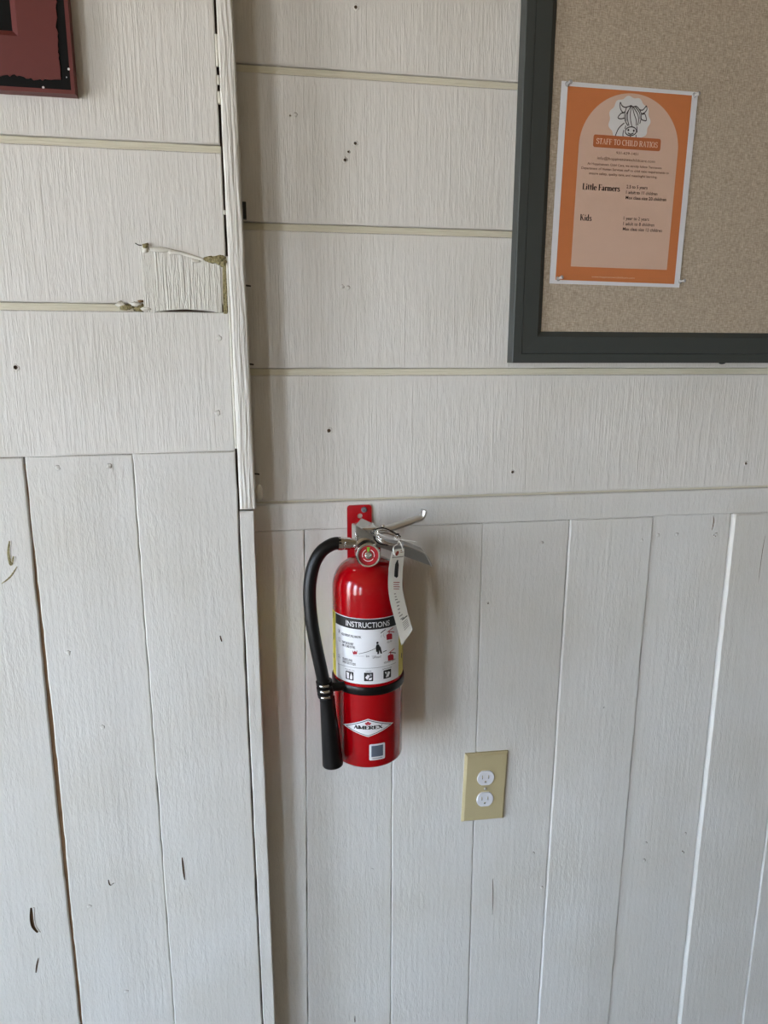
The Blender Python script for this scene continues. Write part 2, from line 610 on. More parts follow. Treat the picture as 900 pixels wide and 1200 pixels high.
# ------------------------------------------------------------------ wall section on the left, standing proud
XL1 = -0.0445
wl = struct(box('wall_left', (ROOM_X0, YL + 0.024, 0), (-0.02, 0.12, ROOM_Z1), 'cavity'),
            'white wall section standing proud of the recessed wall, siding over upright boards')
wl['_w'] = (0, 0, 0)
lgz = [Z0 + 0.2620 + 0.2034 * k for k in range(3, -1, -1)] + [Z0 + 0.0583]
ltop = lambda x: Z0 - 0.1408 + (x - at(275, 529, YL).x) * (0.0029 / 0.316)
xl_edge = edge((250, 0), (276, 530), YL)                       # right-hand end of the siding
tops = [ROOM_Z1] + [g - GH for g in lgz]
bots = [g + GH for g in lgz] + [None]
patch_l, patch_r = at(165, 330, YL).x, at(262, 330, YL).x
k = 0
for t, b_ in zip(tops, bots):
    bz = const(b_) if b_ is not None else (lambda x: ltop(x) + 0.0008)
    zc = t - 0.1
    xr = xl_edge(zc) - 0.0005
    p = board('plank', wl, 'siding', ROOM_X0, xr, bz, const(t), YL, 0.02, 0.0014, vertical=False, ns=70, nw=6, wob=(0.0004, 0.0004), seed=200 + k)
    if t < ROOM_Z1 - 0.01:
        last = b_ is None
        board('shiplap_lip', p, 'groove', ROOM_X0, patch_l - 0.012 if last else xr, const(t - 0.004), const(t + 2 * GH - 0.0007), YL + 0.0032, 0.014, 0.0008, vertical=False, ns=60, nw=4, wob=(0, 0.0005), seed=230 + k)
    k += 1
# upright boards on the left
lb = [((28, 538), (95, 1200)), ((155, 531), (205, 1200))]
EL = [edge(a, b, YL) for a, b in lb]
right_e = edge((275.3, 530), (307, 1200), YL)
xs = [EL[0](ltop(0)) - 0.155 * k for k in range(1, 12)]
ED = [const(max(x, ROOM_X0)) for x in reversed(xs)] + EL + [right_e]


def crack1(z):          # the wide crack: opens towards the lower part of the board
    zt, zb = at(40, 640, YL).z, at(65, 880, YL).z
    z2 = at(85, 1100, YL).z
    if z > zt:
        return 0.0022
    if z > zb:
        return lerp(0.0066, 0.0030, (z - zb) / (zt - zb))
    if z > z2:
        return lerp(0.0040, 0.0066, (z - z2) / (zb - z2))
    return 0.0040


n_e = len(ED)
for i in range(n_e - 1):
    a, b_ = ED[i], ED[i + 1]
    first = i == n_e - 4
    second = i == n_e - 3
    third = i == n_e - 2
    fa, fb = a, b_
    if first:
        fb = lambda z, f=b_: f(z) - crack1(z) / 2
    if second:
        fa = lambda z, f=a: f(z) + crack1(z) / 2
        fb = lambda z, f=b_: f(z) - 0.0004
    if third:
        fa = lambda z, f=a: f(z) + 0.0004
    xm = (a(1.3) + b_(1.3)) / 2
    pr = {True: [(0, .0004), (.45, -.0004), (.75, .0010), (1, .0006)]}.get(second)
    if third:
        pr = [(0, .0003), (.3, -.0006), (1, .0002)]
    board('upright_plank', wl, 'board', 0.0, ltop(xm) + 0.0006, fa, fb, YL - (0.0008 if third else 0.0), 0.022, 0.0016, pr, True, 90, 12, (0.0009, 0.0008), 300 + i)
# brown bare batten seen through the wide crack
cx = EL[0]
bz0, bz1 = 0.0, ltop(-.3) - 0.01
board('batten', wl, 'brownwood', bz0, bz1, lambda z: cx(z) - 0.006, lambda z: cx(z) + 0.006, YL + 0.0035, 0.012, 0.0006, ns=40, nw=3, wob=(.0006, .0006), seed=77)

# patch board let into the siding, with its caulk and foam
Yp = YL - 0.0012
pt = [at(164, 291, Yp), at(200, 294, Yp), at(243, 305, Yp), at(259, 311, Yp)]
pz = lgz[-1] - GH                       # top of the siding board below
gx0, gx1 = at(182, 369, YL).x, at(257, 370, YL).x


def pb(x):                              # the patch rests on that board at both ends and gapes between
    t = (x - gx0) / (gx1 - gx0)
    return pz - 0.0012 + (0.0042 * math.sin(math.pi * t) ** 0.6 if 0 < t < 1 else 0)


tz = lambda x: (pw([(pt[0].x, pt[0].z), (pt[1].x, pt[1].z), (pt[2].x, pt[2].z), (pt[3].x, pt[3].z)], x))
board('patch', wl, 'patch', pt[0].x, at(259.5, 340, Yp).x, pb, tz, Yp, 0.006, 0.0008, vertical=False, ns=50, nw=20, wob=(0.0003, 0.0004), seed=91)
tube('caulk_bead', [at(176, 292, YL - .002), at(188, 292.5, YL - .0025), at(197, 293, YL - .002), at(203, 295, YL - .003), at(214, 297, YL - .001), at(238, 304.5, YL - .001)],
     lambda t: 0.0022 + 0.0016 * abs(math.sin(t * 7.0)) * (1 - t), 'caulk', wl, sub=10)
blob('caulk_lump', at(170, 291.5, YL - .001), (.0044, .003, .0052), 'caulk', wl, 3, 0.9, 1.9)
blob('caulk_lump', at(170.5, 288, YL - .004), (.0045, .003, .003), 'foam', wl, 5, 0.9, 2.2)
blob('caulk_lump', at(201, 295, YL - .002), (.0055, .003, .003), 'caulk', wl, 8, 0.9, 2.2)
blob('caulk_lump', at(230, 306, YL - .001), (.006, .002, .0022), 'caulk', wl, 9, 0.5)
tube('splinter', [at(158.5, 285, YL - .003), at(162, 287, YL - .003), at(166, 287.5, YL - .002)], 0.0007, 'rust', wl, n=6)
for j, (px, py, rx, rz) in enumerate([(246, 304.5, .008, .0042), (256, 304, .010, .0052), (262, 307, .0045, .006)]):
    blob('foam_lump', at(px, py, YL - .0005), (rx, .0024, rz), 'foam', wl, 11 + j, 0.9, 2.6)
board('foam_strip', wl, 'foam', at(262, 368, YL).z, at(262, 306, YL).z, edge((260.2, 306), (261.8, 368), YL), edge((265.2, 306), (266.6, 368), YL), YL - 0.0006, 0.004, 0.0008, ns=30, nw=5, wob=(.0006, .0006), seed=93)
for j, (px, py, rx, rz, mm) in enumerate([(141, 357, .006, .0035, 'caulk'), (148, 360, .008, .0036, 'foam'), (158, 357, .007, .004, 'caulk'), (163, 361, .006, .0045, 'foam'), (170, 362, .007, .003, 'caulk'), (165, 353, .0035, .0018, 'brownwood')]):  # last lump is no caulk: its brown stands in for a gap's shade
    blob('caulk_lump', at(px, py, YL), (rx * 1.15, .0022, rz), mm, wl, 31 + j, 1.0, 2.4)

# ------------------------------------------------------------------ corner boards
Yt = -0.052
za, zb = at(290, 597, Yt).z, ROOM_Z1
t1 = board('trim_1', None, 'trim', za, zb, edge((252.8, 0), (281.2, 597), Yt), edge((272.6, 0), (300.2, 597), Yt), Yt, 0.050, 0.0018, [(0, .0008), (.25, -.0004), (.8, 0), (1, .0010)], True, 90, 8, (.0005, .0006), 400)
struct(t1, 'rough-grained white corner board ending above the dark joint')
Yt2 = -0.0475
t2 = board('trim_2', None, 'board', 0.0, at(290, 599.5, Yt2).z, edge((280.6, 600), (308.8, 1200), Yt2), edge((297.5, 600), (322.5, 1200), Yt2), Yt2, 0.046, 0.0014, None, True, 90, 8, (.0004, .0005), 410)
struct(t2, 'narrow lower white corner strip below the stepped corner board')
t1['_w'] = (0, 0, 0)
t2['_w'] = (0, 0, 0)
# caulk bridging the joint beside the upper corner board, with gaps left dark
for (y0, y1) in ((40, 78), (88, 99), (107, 122), (246, 251), (300, 372), (372, 440), (440, 526)):
    f = edge((250.6, 0), (276.2, 530), YL - .001)
    z1, z0 = at(255, y0, YL).z, at(262, y1, YL).z
    tube('caulk_bead', [(f(lerp(z0, z1, q / 6)) + 0.0006, YL + 0.0015, lerp(z0, z1, q / 6)) for q in range(7)], 0.0019, 'caulk', t1, n=8, sub=3)
# dark bits poking out beside the corner board
a, b_ = at(284, 237, -.03), at(289, 257, -.03)
box('shim', (a.x, -.036, b_.z), (b_.x, -.024, a.z), 'blackplastic', t1, 0.0006)
for px, py in ((293, 335), (296.5, 427), (303.2, 555.5)):
    c = at(px, py, -.03)
    tube('nail', [c + Vector((-.006, 0, .0005)), c + Vector((-.001, 0, 0)), c + Vector((.0004, -.001, -.0004))], 0.0012, 'rust', t1, n=8, sub=3)
blob('caulk_lump', at(303, 578, -.03), (.006, .008, .014), 'caulk', t1, 44, 0.3)

# ------------------------------------------------------------------ marks in the boards: nail holes, painted nail heads, gouges


CUTS = []                               # (wall, centre, cutter mesh)


def nail_hole(px, py, Y, r, parent):
    c = at(px, py, Y)
    cut_ = lathe('cutter', [(r * .97, -.0085), (r * .97, .004)], c, (0, -1, 0), 'hole', None, 14, smooth=False)
    CUTS.append((parent, c, cut_))
    o = lathe('nail_hole', [(.0001, -.007), (r * .9, -.007), (r * .9, -.0006), (r * 1.7, -.0006), (r * 1.45, .0003), (r * 1.05, .0009), (r * .8, .0004), (r * .72, -.006), (.0001, -.006)],
              c, (0, -1, 0), ['siding', 'hole'], parent, 14, [1, 1, 0, 0, 0, 0, 1, 1])
    for v in o.data.vertices:
        d = v.co - c
        q_ = 1 + .45 * noise.noise(d.normalized() * 1.7 + Vector((px, py, 0))) if math.hypot(d.x, d.z) > r else 1
        v.co = Vector((c.x + d.x * q_, v.co.y, c.z + d.z * q_))
    return o


for px, py, r in [(404.5, 187.5, .0026), (416.5, 168, .0026), (408.5, 178, .0017), (417, 8.5, .0026), (385.5, 504.5, .0034), (600.5, 553, .0026), (607.5, 141, .0018), (874, 543, .0026), (340, 135.5, .0012)]:
    nail_hole(px, py, 0.0, r, wr)
nail_hole(18.5, 430.5, YL, .0032, wl)


def nail_head(px, py, Y, r, parent, k):
    c = at(px, py, Y)
    blob('nail_head', c, (r, .0009, r), 'board', parent, k, 0.5, 1.4)


for j, (px, py) in enumerate([(68, 548), (128, 546), (190, 546.5), (120, 852 / 1.0), (268, 1), (105, 1062), (148, 1162), (80, 765), (257, 396), (255, 484)]):
    if py > 10:
        nail_head(px, py, YL, .0036, wl, j)
for j, (px, py) in enumerate([(635, 636), (685, 632), (752, 633), (771, 627), (793, 626), (839, 626), (877, 629), (401, 336), (408, 337), (707, 828), (625, 1000), (803, 977), (757, 988), (755, 1008), (839, 968), (387, 1023), (383, 958), (436, 1018), (635, 1040), (658, 942), (606, 595), (346, 134), (507, 596)]):
    nail_head(px, py, 0.0 if py > 600 else -.0008, .0030, wr, 20 + j)
for px, py in ((838, 628), (801, 999), (707, 828), (572, 707)):
    nail_hole(px, py, 0.0, .0013, wr)


def gouge(pts, Y, r, mt, parent, rim=True):
    P = [at(px, py, Y) for px, py in pts]
    shape_ = lambda t: r * (0.35 + 0.65 * math.sin(math.pi * min(max(t, .04), .96)))
    if mt == 'foam':                    # scraped paint: only the surface is worn
        tube('gouge', P, shape_, mt, parent, n=8, sub=5, flat=(0.25, (0, 1, 0)))
    else:
        deep = max(2.0, .0045 / r)
        cut_ = tube('cutter', P, shape_, 'hole', None, n=8, sub=5, flat=(deep, (0, 1, 0)))
        CUTS.append((parent, P[len(P) // 2], cut_))
        tube('gouge', [p + Vector((0, r * deep * .95, 0)) for p in P], lambda t: shape_(t) * .8, mt, parent, n=8, sub=5)
    if rim:
        tube('gouge_rim', [p + Vector((r * 1.1, .0004, 0)) for p in P], r * 0.35, 'board', parent, n=6, sub=4)


gouge([(36.5, 1064), (37, 1075), (39, 1086), (44, 1093)], YL - .0004, .0034, 'hole', wl)
gouge([(45, 1123), (43.5, 1131), (42, 1140)], YL - .0004, .0016, 'hole', wl)
gouge([(213.5, 1005), (215, 1018), (216.5, 1031)], YL - .0014, .0018, 'hole', wl)
gouge([(127, 1031), (129, 1037), (134, 1035)], YL - .0004, .0012, 'hole', wl)
gouge([(11, 634), (10, 648), (13, 662), (16, 652)], YL - .0003, .0022, 'foam', wl)
gouge([(2, 684), (12, 676), (20, 664)], YL - .0003, .0012, 'foam', wl)
gouge([(258, 745), (260, 752)], YL - .0012, .0012, 'hole', wl)
gouge([(837.5, 605), (838, 612), (836, 622)], -.0006, .0011, 'hole', wr)
gouge([(899, 622), (894, 650), (889, 690)], -.0030, .0007, 'hole', wr, False)
gouge([(577.5, 1030), (578, 1050), (577, 1072)], -.0006, .0010, 'hole', wr)
gouge([(416, 1190), (416, 1198)], -.0006, .0010, 'hole', wr)



def carve(o, cutters):
    """take the cutters out of a mesh; the freshly cut faces carry the material of the cutter"""
    V, F = [], []
    for c_ in cutters:
        b = len(V)
        V += [tuple(v.co) for v in c_.data.vertices]
        F += [tuple(i + b for i in p.vertices) for p in c_.data.polygons]
    cm_ = cutters[0].data.materials[0]
    me = bpy.data.meshes.new('cutter')
    me.from_pydata(V, [], F)
    me.materials.append(o.data.materials[0])
    me.materials.append(cm_)
    for p in me.polygons:
        p.material_index = 1
    o.data.materials.append(cm_)
    co = bpy.data.objects.new('cutter', me)
    col.objects.link(co)
    md = o.modifiers.new('carve', 'BOOLEAN')
    md.operation = 'DIFFERENCE'
    md.solver = 'EXACT'
    md.object = co
    bpy.context.view_layer.update()
    new = bpy.data.meshes.new_from_object(o.evaluated_get(bpy.context.evaluated_depsgraph_get()))
    o.modifiers.remove(md)
    o.data = new
    bpy.data.objects.remove(co)
    for c_ in cutters:
        bpy.data.objects.remove(c_)


per_board = {}
for wall_, c, cut_ in CUTS:
    for o in wall_.children:
        if o.name.split('.')[0] in ('plank', 'upright_plank', 'rail'):
            xs_ = [v.co.x for v in o.data.vertices]
            zs_ = [v.co.z for v in o.data.vertices]
            if min(xs_) < c.x < max(xs_) and min(zs_) < c.z < max(zs_):
                # upright boards lean a little, so take the one whose edges enclose the mark at its height
                near = sorted(o.data.vertices, key=lambda v: abs(v.co.z - c.z))[:40] if o.name.startswith('upright') else o.data.vertices
                if min(v.co.x for v in near) < c.x < max(v.co.x for v in near):
                    per_board.setdefault(o.name, []).append(cut_)
                    break
    else:
        bpy.data.objects.remove(cut_)
for nm, cs in per_board.items():
    carve(bpy.data.objects[nm], cs)

# ------------------------------------------------------------------ flat print helpers


def text_mesh(s, size, bold=0.0, sx=1.0, align='LEFT', track=1.0):
    cu = bpy.data.curves.new('lettering', 'FONT')
    cu.body = s
    cu.size = size
    cu.align_x = align
    cu.offset = bold
    cu.space_character = track
    cu.resolution_u = 3
    ob = bpy.data.objects.new('lettering_tmp', cu)
    col.objects.link(ob)
    bpy.context.view_layer.update()
    dg = bpy.context.evaluated_depsgraph_get()
    me = bpy.data.meshes.new_from_object(ob.evaluated_get(dg))
    V = [(v.co.x * sx, v.co.y) for v in me.vertices]
    F = [tuple(p.vertices) for p in me.polygons]
    bpy.data.objects.remove(ob)
    bpy.data.meshes.remove(me)
    bpy.data.curves.remove(cu)
    return V, F


def fit_text(s, width, height, bold=0.0, align='CENTER'):
    """text scaled so that its outline is width by height (capitals), placed by its centre or left, vertical middle"""
    V, F = text_mesh(s, 1.0, bold)
    x0, x1 = min(v[0] for v in V), max(v[0] for v in V)
    y0, y1 = 0.0, 0.70
    V = [((v[0] - x0) / (x1 - x0) * width - (width / 2 if align == 'CENTER' else 0), (v[1] - 0.35) / 0.70 * height) for v in V]
    return V, F


def rect(x0, y0, x1, y1, nx=1, ny=1):
    V = [(lerp(x0, x1, i / nx), lerp(y0, y1, j / ny)) for j in range(ny + 1) for i in range(nx + 1)]
    F = [(j * (nx + 1) + i, j * (nx + 1) + i + 1, (j + 1) * (nx + 1) + i + 1, (j + 1) * (nx + 1) + i) for j in range(ny) for i in range(nx)]
    return V, F


def poly(pts):
    return list(pts), [tuple(range(len(pts)))]


def ellipse(cx_, cy_, rx, ry, n=24):
    return poly([(cx_ + rx * math.cos(2 * math.pi * k / n), cy_ + ry * math.sin(2 * math.pi * k / n)) for k in range(n)])


def stroke(pts, w, sub=4):
    P = [Vector((p[0], p[1])) for p in pts]
    P3 = spline([(p.x, p.y, 0) for p in P], sub) if len(P) > 2 else [Vector((p.x, p.y, 0)) for p in P]
    V, F = [], []
    for i, p in enumerate(P3):
        t = P3[min(i + 1, len(P3) - 1)] - P3[max(i - 1, 0)]
        if t.length < 1e-9:
            t = Vector((1, 0, 0))
        t.normalize()
        nrm = Vector((-t.y, t.x, 0)) * (w / 2)
        V += [(p.x + nrm.x, p.y + nrm.y), (p.x - nrm.x, p.y - nrm.y)]
    for i in range(len(P3) - 1):
        F.append((2 * i, 2 * i + 1, 2 * i + 3, 2 * i + 2))
    return V, F


def merge(*shapes):
    V, F = [], []
    for v, f in shapes:
        b = len(V)
        V += v
        F += [tuple(i + b for i in q) for q in f]
    return V, F


def moved(shape, dx, dy):
    return [(x + dx, y + dy) for x, y in shape[0]], shape[1]


# a small broad-nib serif alphabet: (advance, [polylines]), capitals 1 high, x-height .62; splined when longer than two points
def _o(cx_, cy_, rx, ry, a0=90, a1=450, n=14):
    return [(cx_ + rx * math.cos(math.radians(lerp(a0, a1, k / n))), cy_ + ry * math.sin(math.radians(lerp(a0, a1, k / n)))) for k in range(n + 1)]


def _s(x, y, w=.13):
    return [(x - w, y), (x + w, y)]


GLYPH = {
    'S': (.62, [[(.52, .80), (.42, .96), (.26, .97), (.12, .84), (.16, .64), (.36, .52), (.54, .36), (.52, .14), (.34, .02), (.16, .06), (.08, .24)], [(.53, .76), (.53, .98)], [(.07, .02), (.07, .28)]]),
    'T': (.68, [[(.34, 0), (.34, 1)], [(.04, .97), (.64, .97)], _s(.34, .02), [(.05, .97), (.05, .78)], [(.63, .97), (.63, .78)]]),
    'A': (.76, [[(.12, .02), (.37, .99)], [(.37, .99), (.62, .02)], [(.37, .99), (.63, .02)], [(.21, .33), (.54, .33)], _s(.12, .02, .10), _s(.63, .02, .13)]),
    'F': (.62, [[(.16, 0), (.16, 1)], [(.04, .97), (.58, .97)], [(.16, .52), (.44, .52)], _s(.18, .02), [(.57, .97), (.57, .76)], [(.44, .62), (.44, .42)]]),
    'E': (.66, [[(.16, 0), (.16, 1)], [(.04, .97), (.60, .97)], [(.16, .52), (.46, .52)], [(.04, .03), (.62, .03)], [(.59, .97), (.59, .76)], [(.46, .62), (.46, .42)], [(.61, .03), (.61, .26)]]),
    'O': (.78, [_o(.38, .5, .30, .48)]),
    'C': (.72, [_o(.40, .5, .31, .48, 50, 310), [(.62, .98), (.62, .70)]]),
    'H': (.82, [[(.16, 0), (.16, 1)], [(.64, 0), (.64, 1)], [(.16, .52), (.64, .52)], _s(.16, .02), _s(.64, .02), _s(.16, .98), _s(.64, .98)]),
    'I': (.36, [[(.18, 0), (.18, 1)], _s(.18, .02), _s(.18, .98)]),
    'L': (.62, [[(.18, 0), (.18, 1)], [(.04, .03), (.58, .03)], _s(.18, .98), [(.57, .03), (.57, .28)]]),
    'D': (.78, [[(.16, 0), (.16, 1)], [(.04, .97), (.34, .97), (.58, .84), (.68, .5), (.58, .16), (.34, .03), (.04, .03)]]),
    'R': (.76, [[(.16, 0), (.16, 1)], [(.04, .97), (.38, .97), (.56, .86), (.56, .64), (.40, .52), (.16, .51)], [(.36, .51), (.62, .02)], _s(.16, .02), _s(.66, .02, .09)]),
    'M': (.98, [[(.14, .02), (.14, .98)], [(.14, .98), (.47, .04)], [(.47, .04), (.80, .98)], [(.80, .02), (.80, .98)], _s(.12, .02), _s(.82, .02), _s(.10, .98, .1), _s(.84, .98, .1)]),
    'X': (.80, [[(.12, .98), (.66, .02)], [(.66, .98), (.12, .02)], _s(.13, .02), _s(.66, .02), _s(.13, .98), _s(.66, .98)]),
    'K': (.82, [[(.16, 0), (.16, 1)], [(.62, .97), (.18, .44)], [(.32, .60), (.66, .02)], _s(.16, .02), _s(.16, .98), _s(.62, .98, .1), _s(.68, .02, .1)]),
    'i': (.34, [[(.17, 0), (.17, .62)], _s(.17, .02, .12), [(.05, .60), (.17, .60)], [(.17, .80), (.17, .94)]]),
    'l': (.34, [[(.17, 0), (.17, 1.02)], _s(.17, .02, .12), [(.05, 1.0), (.17, 1.0)]]),
    't': (.40, [[(.18, .84), (.18, .2), (.22, .06), (.36, .06)], [(.04, .60), (.36, .60)]]),
    'e': (.54, [[(.10, .34), (.46, .34)], [(.46, .34), (.42, .54), (.28, .61), (.12, .50), (.09, .30), (.16, .08), (.32, .01), (.47, .12)]]),
    'a': (.56, [[(.12, .50), (.24, .61), (.38, .54), (.40, .36), (.40, .10), (.44, .03), (.54, .04)], [(.40, .36), (.20, .30), (.10, .16), (.18, .03), (.32, .06), (.40, .16)]]),
    'r': (.46, [[(.16, 0), (.16, .62)], _s(.17, .02, .13), [(.04, .60), (.16, .60)], [(.16, .44), (.26, .58), (.38, .60), (.42, .50)]]),
    'm': (.90, [[(.15, 0), (.15, .62)], [(.15, .46), (.28, .60), (.42, .54), (.44, .36), (.44, 0)], [(.44, .46), (.58, .60), (.72, .54), (.74, .36), (.74, 0)], _s(.15, .02, .1), _s(.44, .02, .1), _s(.74, .02, .1), [(.04, .60), (.15, .60)]]),
    's': (.48, [[(.40, .50), (.30, .60), (.14, .56), (.12, .42), (.28, .32), (.42, .20), (.38, .05), (.22, .01), (.08, .12)], [(.40, .44), (.40, .62)], [(.07, .0), (.07, .18)]]),
    'd': (.60, [[(.43, 0), (.43, 1.02)], [(.43, .48), (.30, .61), (.14, .52), (.09, .30), (.16, .08), (.30, .01), (.43, .14)], [(.32, 1.0), (.43, 1.0)], [(.43, .02), (.55, .02)]]),
    ' ': (.34, []),
}


def serif_text(text, width, height, thick, thin, align='CENTER'):
    shapes, x = [], 0.0
    for ch in text:
        adv, lines = GLYPH[ch]
        for ln in lines:
            P3 = spline([(a + x, b, 0) for a, b in ln], 3) if len(ln) > 2 else [Vector((a + x, b, 0)) for a, b in ln]
            V, F = [], []
            for i, p in enumerate(P3):
                t = (P3[min(i + 1, len(P3) - 1)] - P3[max(i - 1, 0)])
                t = t.normalized() if t.length > 1e-9 else Vector((0, 1, 0))
                up = t.y if len(ln) == 2 else abs(t.y)
                w = thin + (thick - thin) * (abs(t.y) ** 1.5)
                if len(ln) == 2 and 0.15 < abs(t.x) and t.x * t.y > 0 and ch in 'AXKM':
                    w = thin                     # rising diagonals are hairlines
                if len(ln) == 2 and abs(ln[1][1] - ln[0][1]) < .3 and ch not in 'i':
                    w = thin
                n = Vector((-t.y, t.x, 0)) * (w / 2)
                V += [(p.x + n.x, p.y + n.y), (p.x - n.x, p.y - n.y)]
            for i in range(len(P3) - 1):
                F.append((2 * i, 2 * i + 1, 2 * i + 3, 2 * i + 2))
            shapes.append((V, F))
        x += adv
    V, F = merge(*shapes)
    x0, x1 = min(v[0] for v in V), max(v[0] for v in V)
    return [((a - x0) / (x1 - x0) * width - (width / 2 if align == 'CENTER' else 0), (b - .5) * height) for a, b in V], F


def printed(name, shape, mp, mt, parent, cut=None):
    """lay a flat shape on a surface through mp(x, y) -> point; cut = longest edge allowed on a curved surface"""
    V, F = shape
    bm = bmesh.new()
    vs = [bm.verts.new((x, y, 0)) for x, y in V]
    for f in F:
        try:
            bm.faces.new([vs[i] for i in f])
        except ValueError:
            pass
    if cut:
        for _ in range(4):
            es = [e for e in bm.edges if e.calc_length() > cut]
            if not es:
                break
            bmesh.ops.triangulate(bm, faces=[f for f in bm.faces if len(f.verts) > 4])
            es = [e for e in bm.edges if e.calc_length() > cut]
            bmesh.ops.subdivide_edges(bm, edges=es, cuts=1, use_grid_fill=True)
        bmesh.ops.triangulate(bm, faces=list(bm.faces))
    for v in bm.verts:
        v.co = mp(v.co.x, v.co.y)
    bm.normal_update()
    toward = sum((f.normal.dot(CAM - f.calc_center_median()) * f.calc_area() for f in bm.faces))
    if toward < 0:
        bmesh.ops.reverse_faces(bm, faces=list(bm.faces))
    me = bpy.data.meshes.new(name)
    bm.to_mesh(me)
    bm.free()
    me.materials.append(M[mt])
    return link(name, me, parent)


# ------------------------------------------------------------------ pinboard
Yf = -0.024
c0 = at(600.3, 425.3, Yf)
PX0, PZ0 = c0.x, c0.z
PX1, PZ1 = PX0 + 0.92, PZ0 + 0.62
pbd = thing('pinboard', 'beige linen pinboard with wide charcoal grey frame on the white siding', 'pinboard', (PX0, 0, PZ0))
CORK = -0.0145
prof = [(0, 0.0), (0, -.023), (.001, -.024), (.0135, -.024), (.0142, -.0222), (.0152, -.0232), (.0395, -.0218), (.0475, CORK - .001), (.0475, 0.0)]


def rail(c_a, c_b, inward):
    """one mitred side of the frame from corner a to corner b"""
    a, b = Vector(c_a), Vector(c_b)
    d = (b - a).normalized()
    n = Vector(inward)
    V, F = [], []
    for p, s in ((a, 1), (b, -1)):
        for (w, y) in prof:
            q = p + n * w + d * (w * s)
            V.append((q.x, y, q.z))
    m_ = len(prof)
    for i in range(m_):
        j = (i + 1) % m_
        F.append((i, j, m_ + j, m_ + i))
    F.append(tuple(range(m_)))
    F.append(tuple(range(m_, 2 * m_)))
    return pymesh('frame_side', V, F, 'frame_grey', pbd)


A, B, C_, D_ = (PX0, 0, PZ0), (PX1, 0, PZ0), (PX1, 0, PZ1), (PX0, 0, PZ1)
rail(A, B, (0, 0, 1))
rail(D_, A, (1, 0, 0))
rail(C_, D_, (0, 0, -1))
rail(B, C_, (-1, 0, 0))
board('linen_panel', pbd, 'linen', PZ0 + .04, PZ1 - .04, const(PX0 + .04), const(PX1 - .04), CORK, .012, .0004, None, True, 4, 4)
c = at(847, 425, -.012)
blob('bumper', (c.x, -.010, PZ0 - .0002), (.005, .006, .0022), 'rubber', pbd, 2, 0.1)

# ------------------------------------------------------------------ poster on the pinboard
Yq = CORK - 0.0022
q = [at(658.5, 95.5, Yq), at(815.5, 109, Yq), at(797, 336, Yq), at(645.5, 331.5, Yq)]
pc = (q[0] + q[1] + q[2] + q[3]) / 4
W_, H_ = 0.2159, 0.2794
ang = math.atan2((q[1] - q[0] + q[2] - q[3]).z, (q[1] - q[0] + q[2] - q[3]).x)
ca, sa = math.cos(ang), math.sin(ang)


def on_poster(h):
    def f(u, v):                    # u, v in 0..1 from the lower left corner of the sheet
        x, z = (u - .5) * W_, (v - .5) * H_
        return Vector((pc.x + ca * x - sa * z, Yq - h, pc.z + sa * x + ca * z))
    return f


po = thing('poster', 'orange staff ratio notice in a clear sleeve pinned to the linen board', 'poster', on_poster(0)(.5, 0))
top, botm = on_poster(0), on_poster(-.0006)
cr = [(0, 0), (1, 0), (1, 1), (0, 1)]
prism('sheet', [top(*t) for t in cr], [botm(*t) for t in cr], 'paper', po)
hp = lambda k: on_poster(0.00012 * k)
printed('orange_ground', poly([(.042, .020), (.958, .018), (.955, .982), (.045, .978)]), hp(1), 'orange', po)
arch = [(.15, .092), (.888, .092)] + [(.519 + .369 * math.cos(t), .70 + .268 * math.sin(t)) for t in [math.pi * k / 40 for k in range(41)]]
printed('arch_ground', poly(arch), hp(2), 'salmon', po)
sc_pts = []
for k in range(120):
    t = 2 * math.pi * k / 120
    r = 1 + .045 * math.cos(11 * t)
    sc_pts.append((.506 + .150 * r * math.cos(t), .838 + .150 * r * math.sin(t) * W_ / H_ * 0.98))
printed('scalloped_badge', poly(sc_pts), hp(3), 'blob', po)
KX, KY = 1 / 1413, 1 / 1413 * W_ / H_ * 1.02


def cowpt(x, y):
    return (.506 + (x - 412) * KX, .838 - (y - 245 - (x - 412) * .06) * KY)


cow = [[(303, 88), (300, 112), (312, 150), (340, 178), (362, 168)], [(303, 88), (322, 118), (350, 132), (374, 132)],
       [(350, 180), (318, 186), (290, 222), (320, 232), (356, 226)],
       [(372, 130), (400, 124), (415, 118), (440, 128), (470, 124), (500, 145), (525, 180), (532, 222), (522, 275)],
       [(372, 130), (358, 180), (360, 230), (380, 268), (402, 292)],
       [(415, 120), (388, 180), (392, 240), (412, 292)], [(420, 122), (415, 190), (425, 250), (442, 298)],
       [(430, 126), (455, 190), (480, 240), (488, 292)], [(440, 128), (490, 190), (506, 240), (502, 288)],
       [(460, 128), (510, 180), (520, 232)], [(400, 150), (372, 200), (380, 250)],
       [(500, 150), (540, 156), (575, 118)], [(575, 118), (584, 150), (560, 180), (530, 188)],
       [(540, 196), (566, 190), (588, 245), (546, 242), (530, 226)],
       [(435 + 58 * math.cos(t), 340 + 38 * math.sin(t)) for t in [2 * math.pi * k / 14 for k in range(15)]],
       [(405, 354), (435, 366), (465, 355)], [(378, 290), (372, 320)], [(495, 298), (500, 352)],
       [(360, 268), (310, 310), (285, 360), (265, 425)], [(360, 330), (355, 372), (372, 428)], [(435, 380), (435, 438)],
       [(492, 372), (495, 440)], [(292, 430), (305, 408), (322, 418), (334, 405), (350, 422), (372, 404)]]
sh = [stroke([cowpt(*p) for p in s], .0056, 4) for s in cow]
sh += [ellipse(*cowpt(408, 330), .007, .006, 10), ellipse(*cowpt(465, 336), .007, .006, 10)]
for ss in sh:
    pass
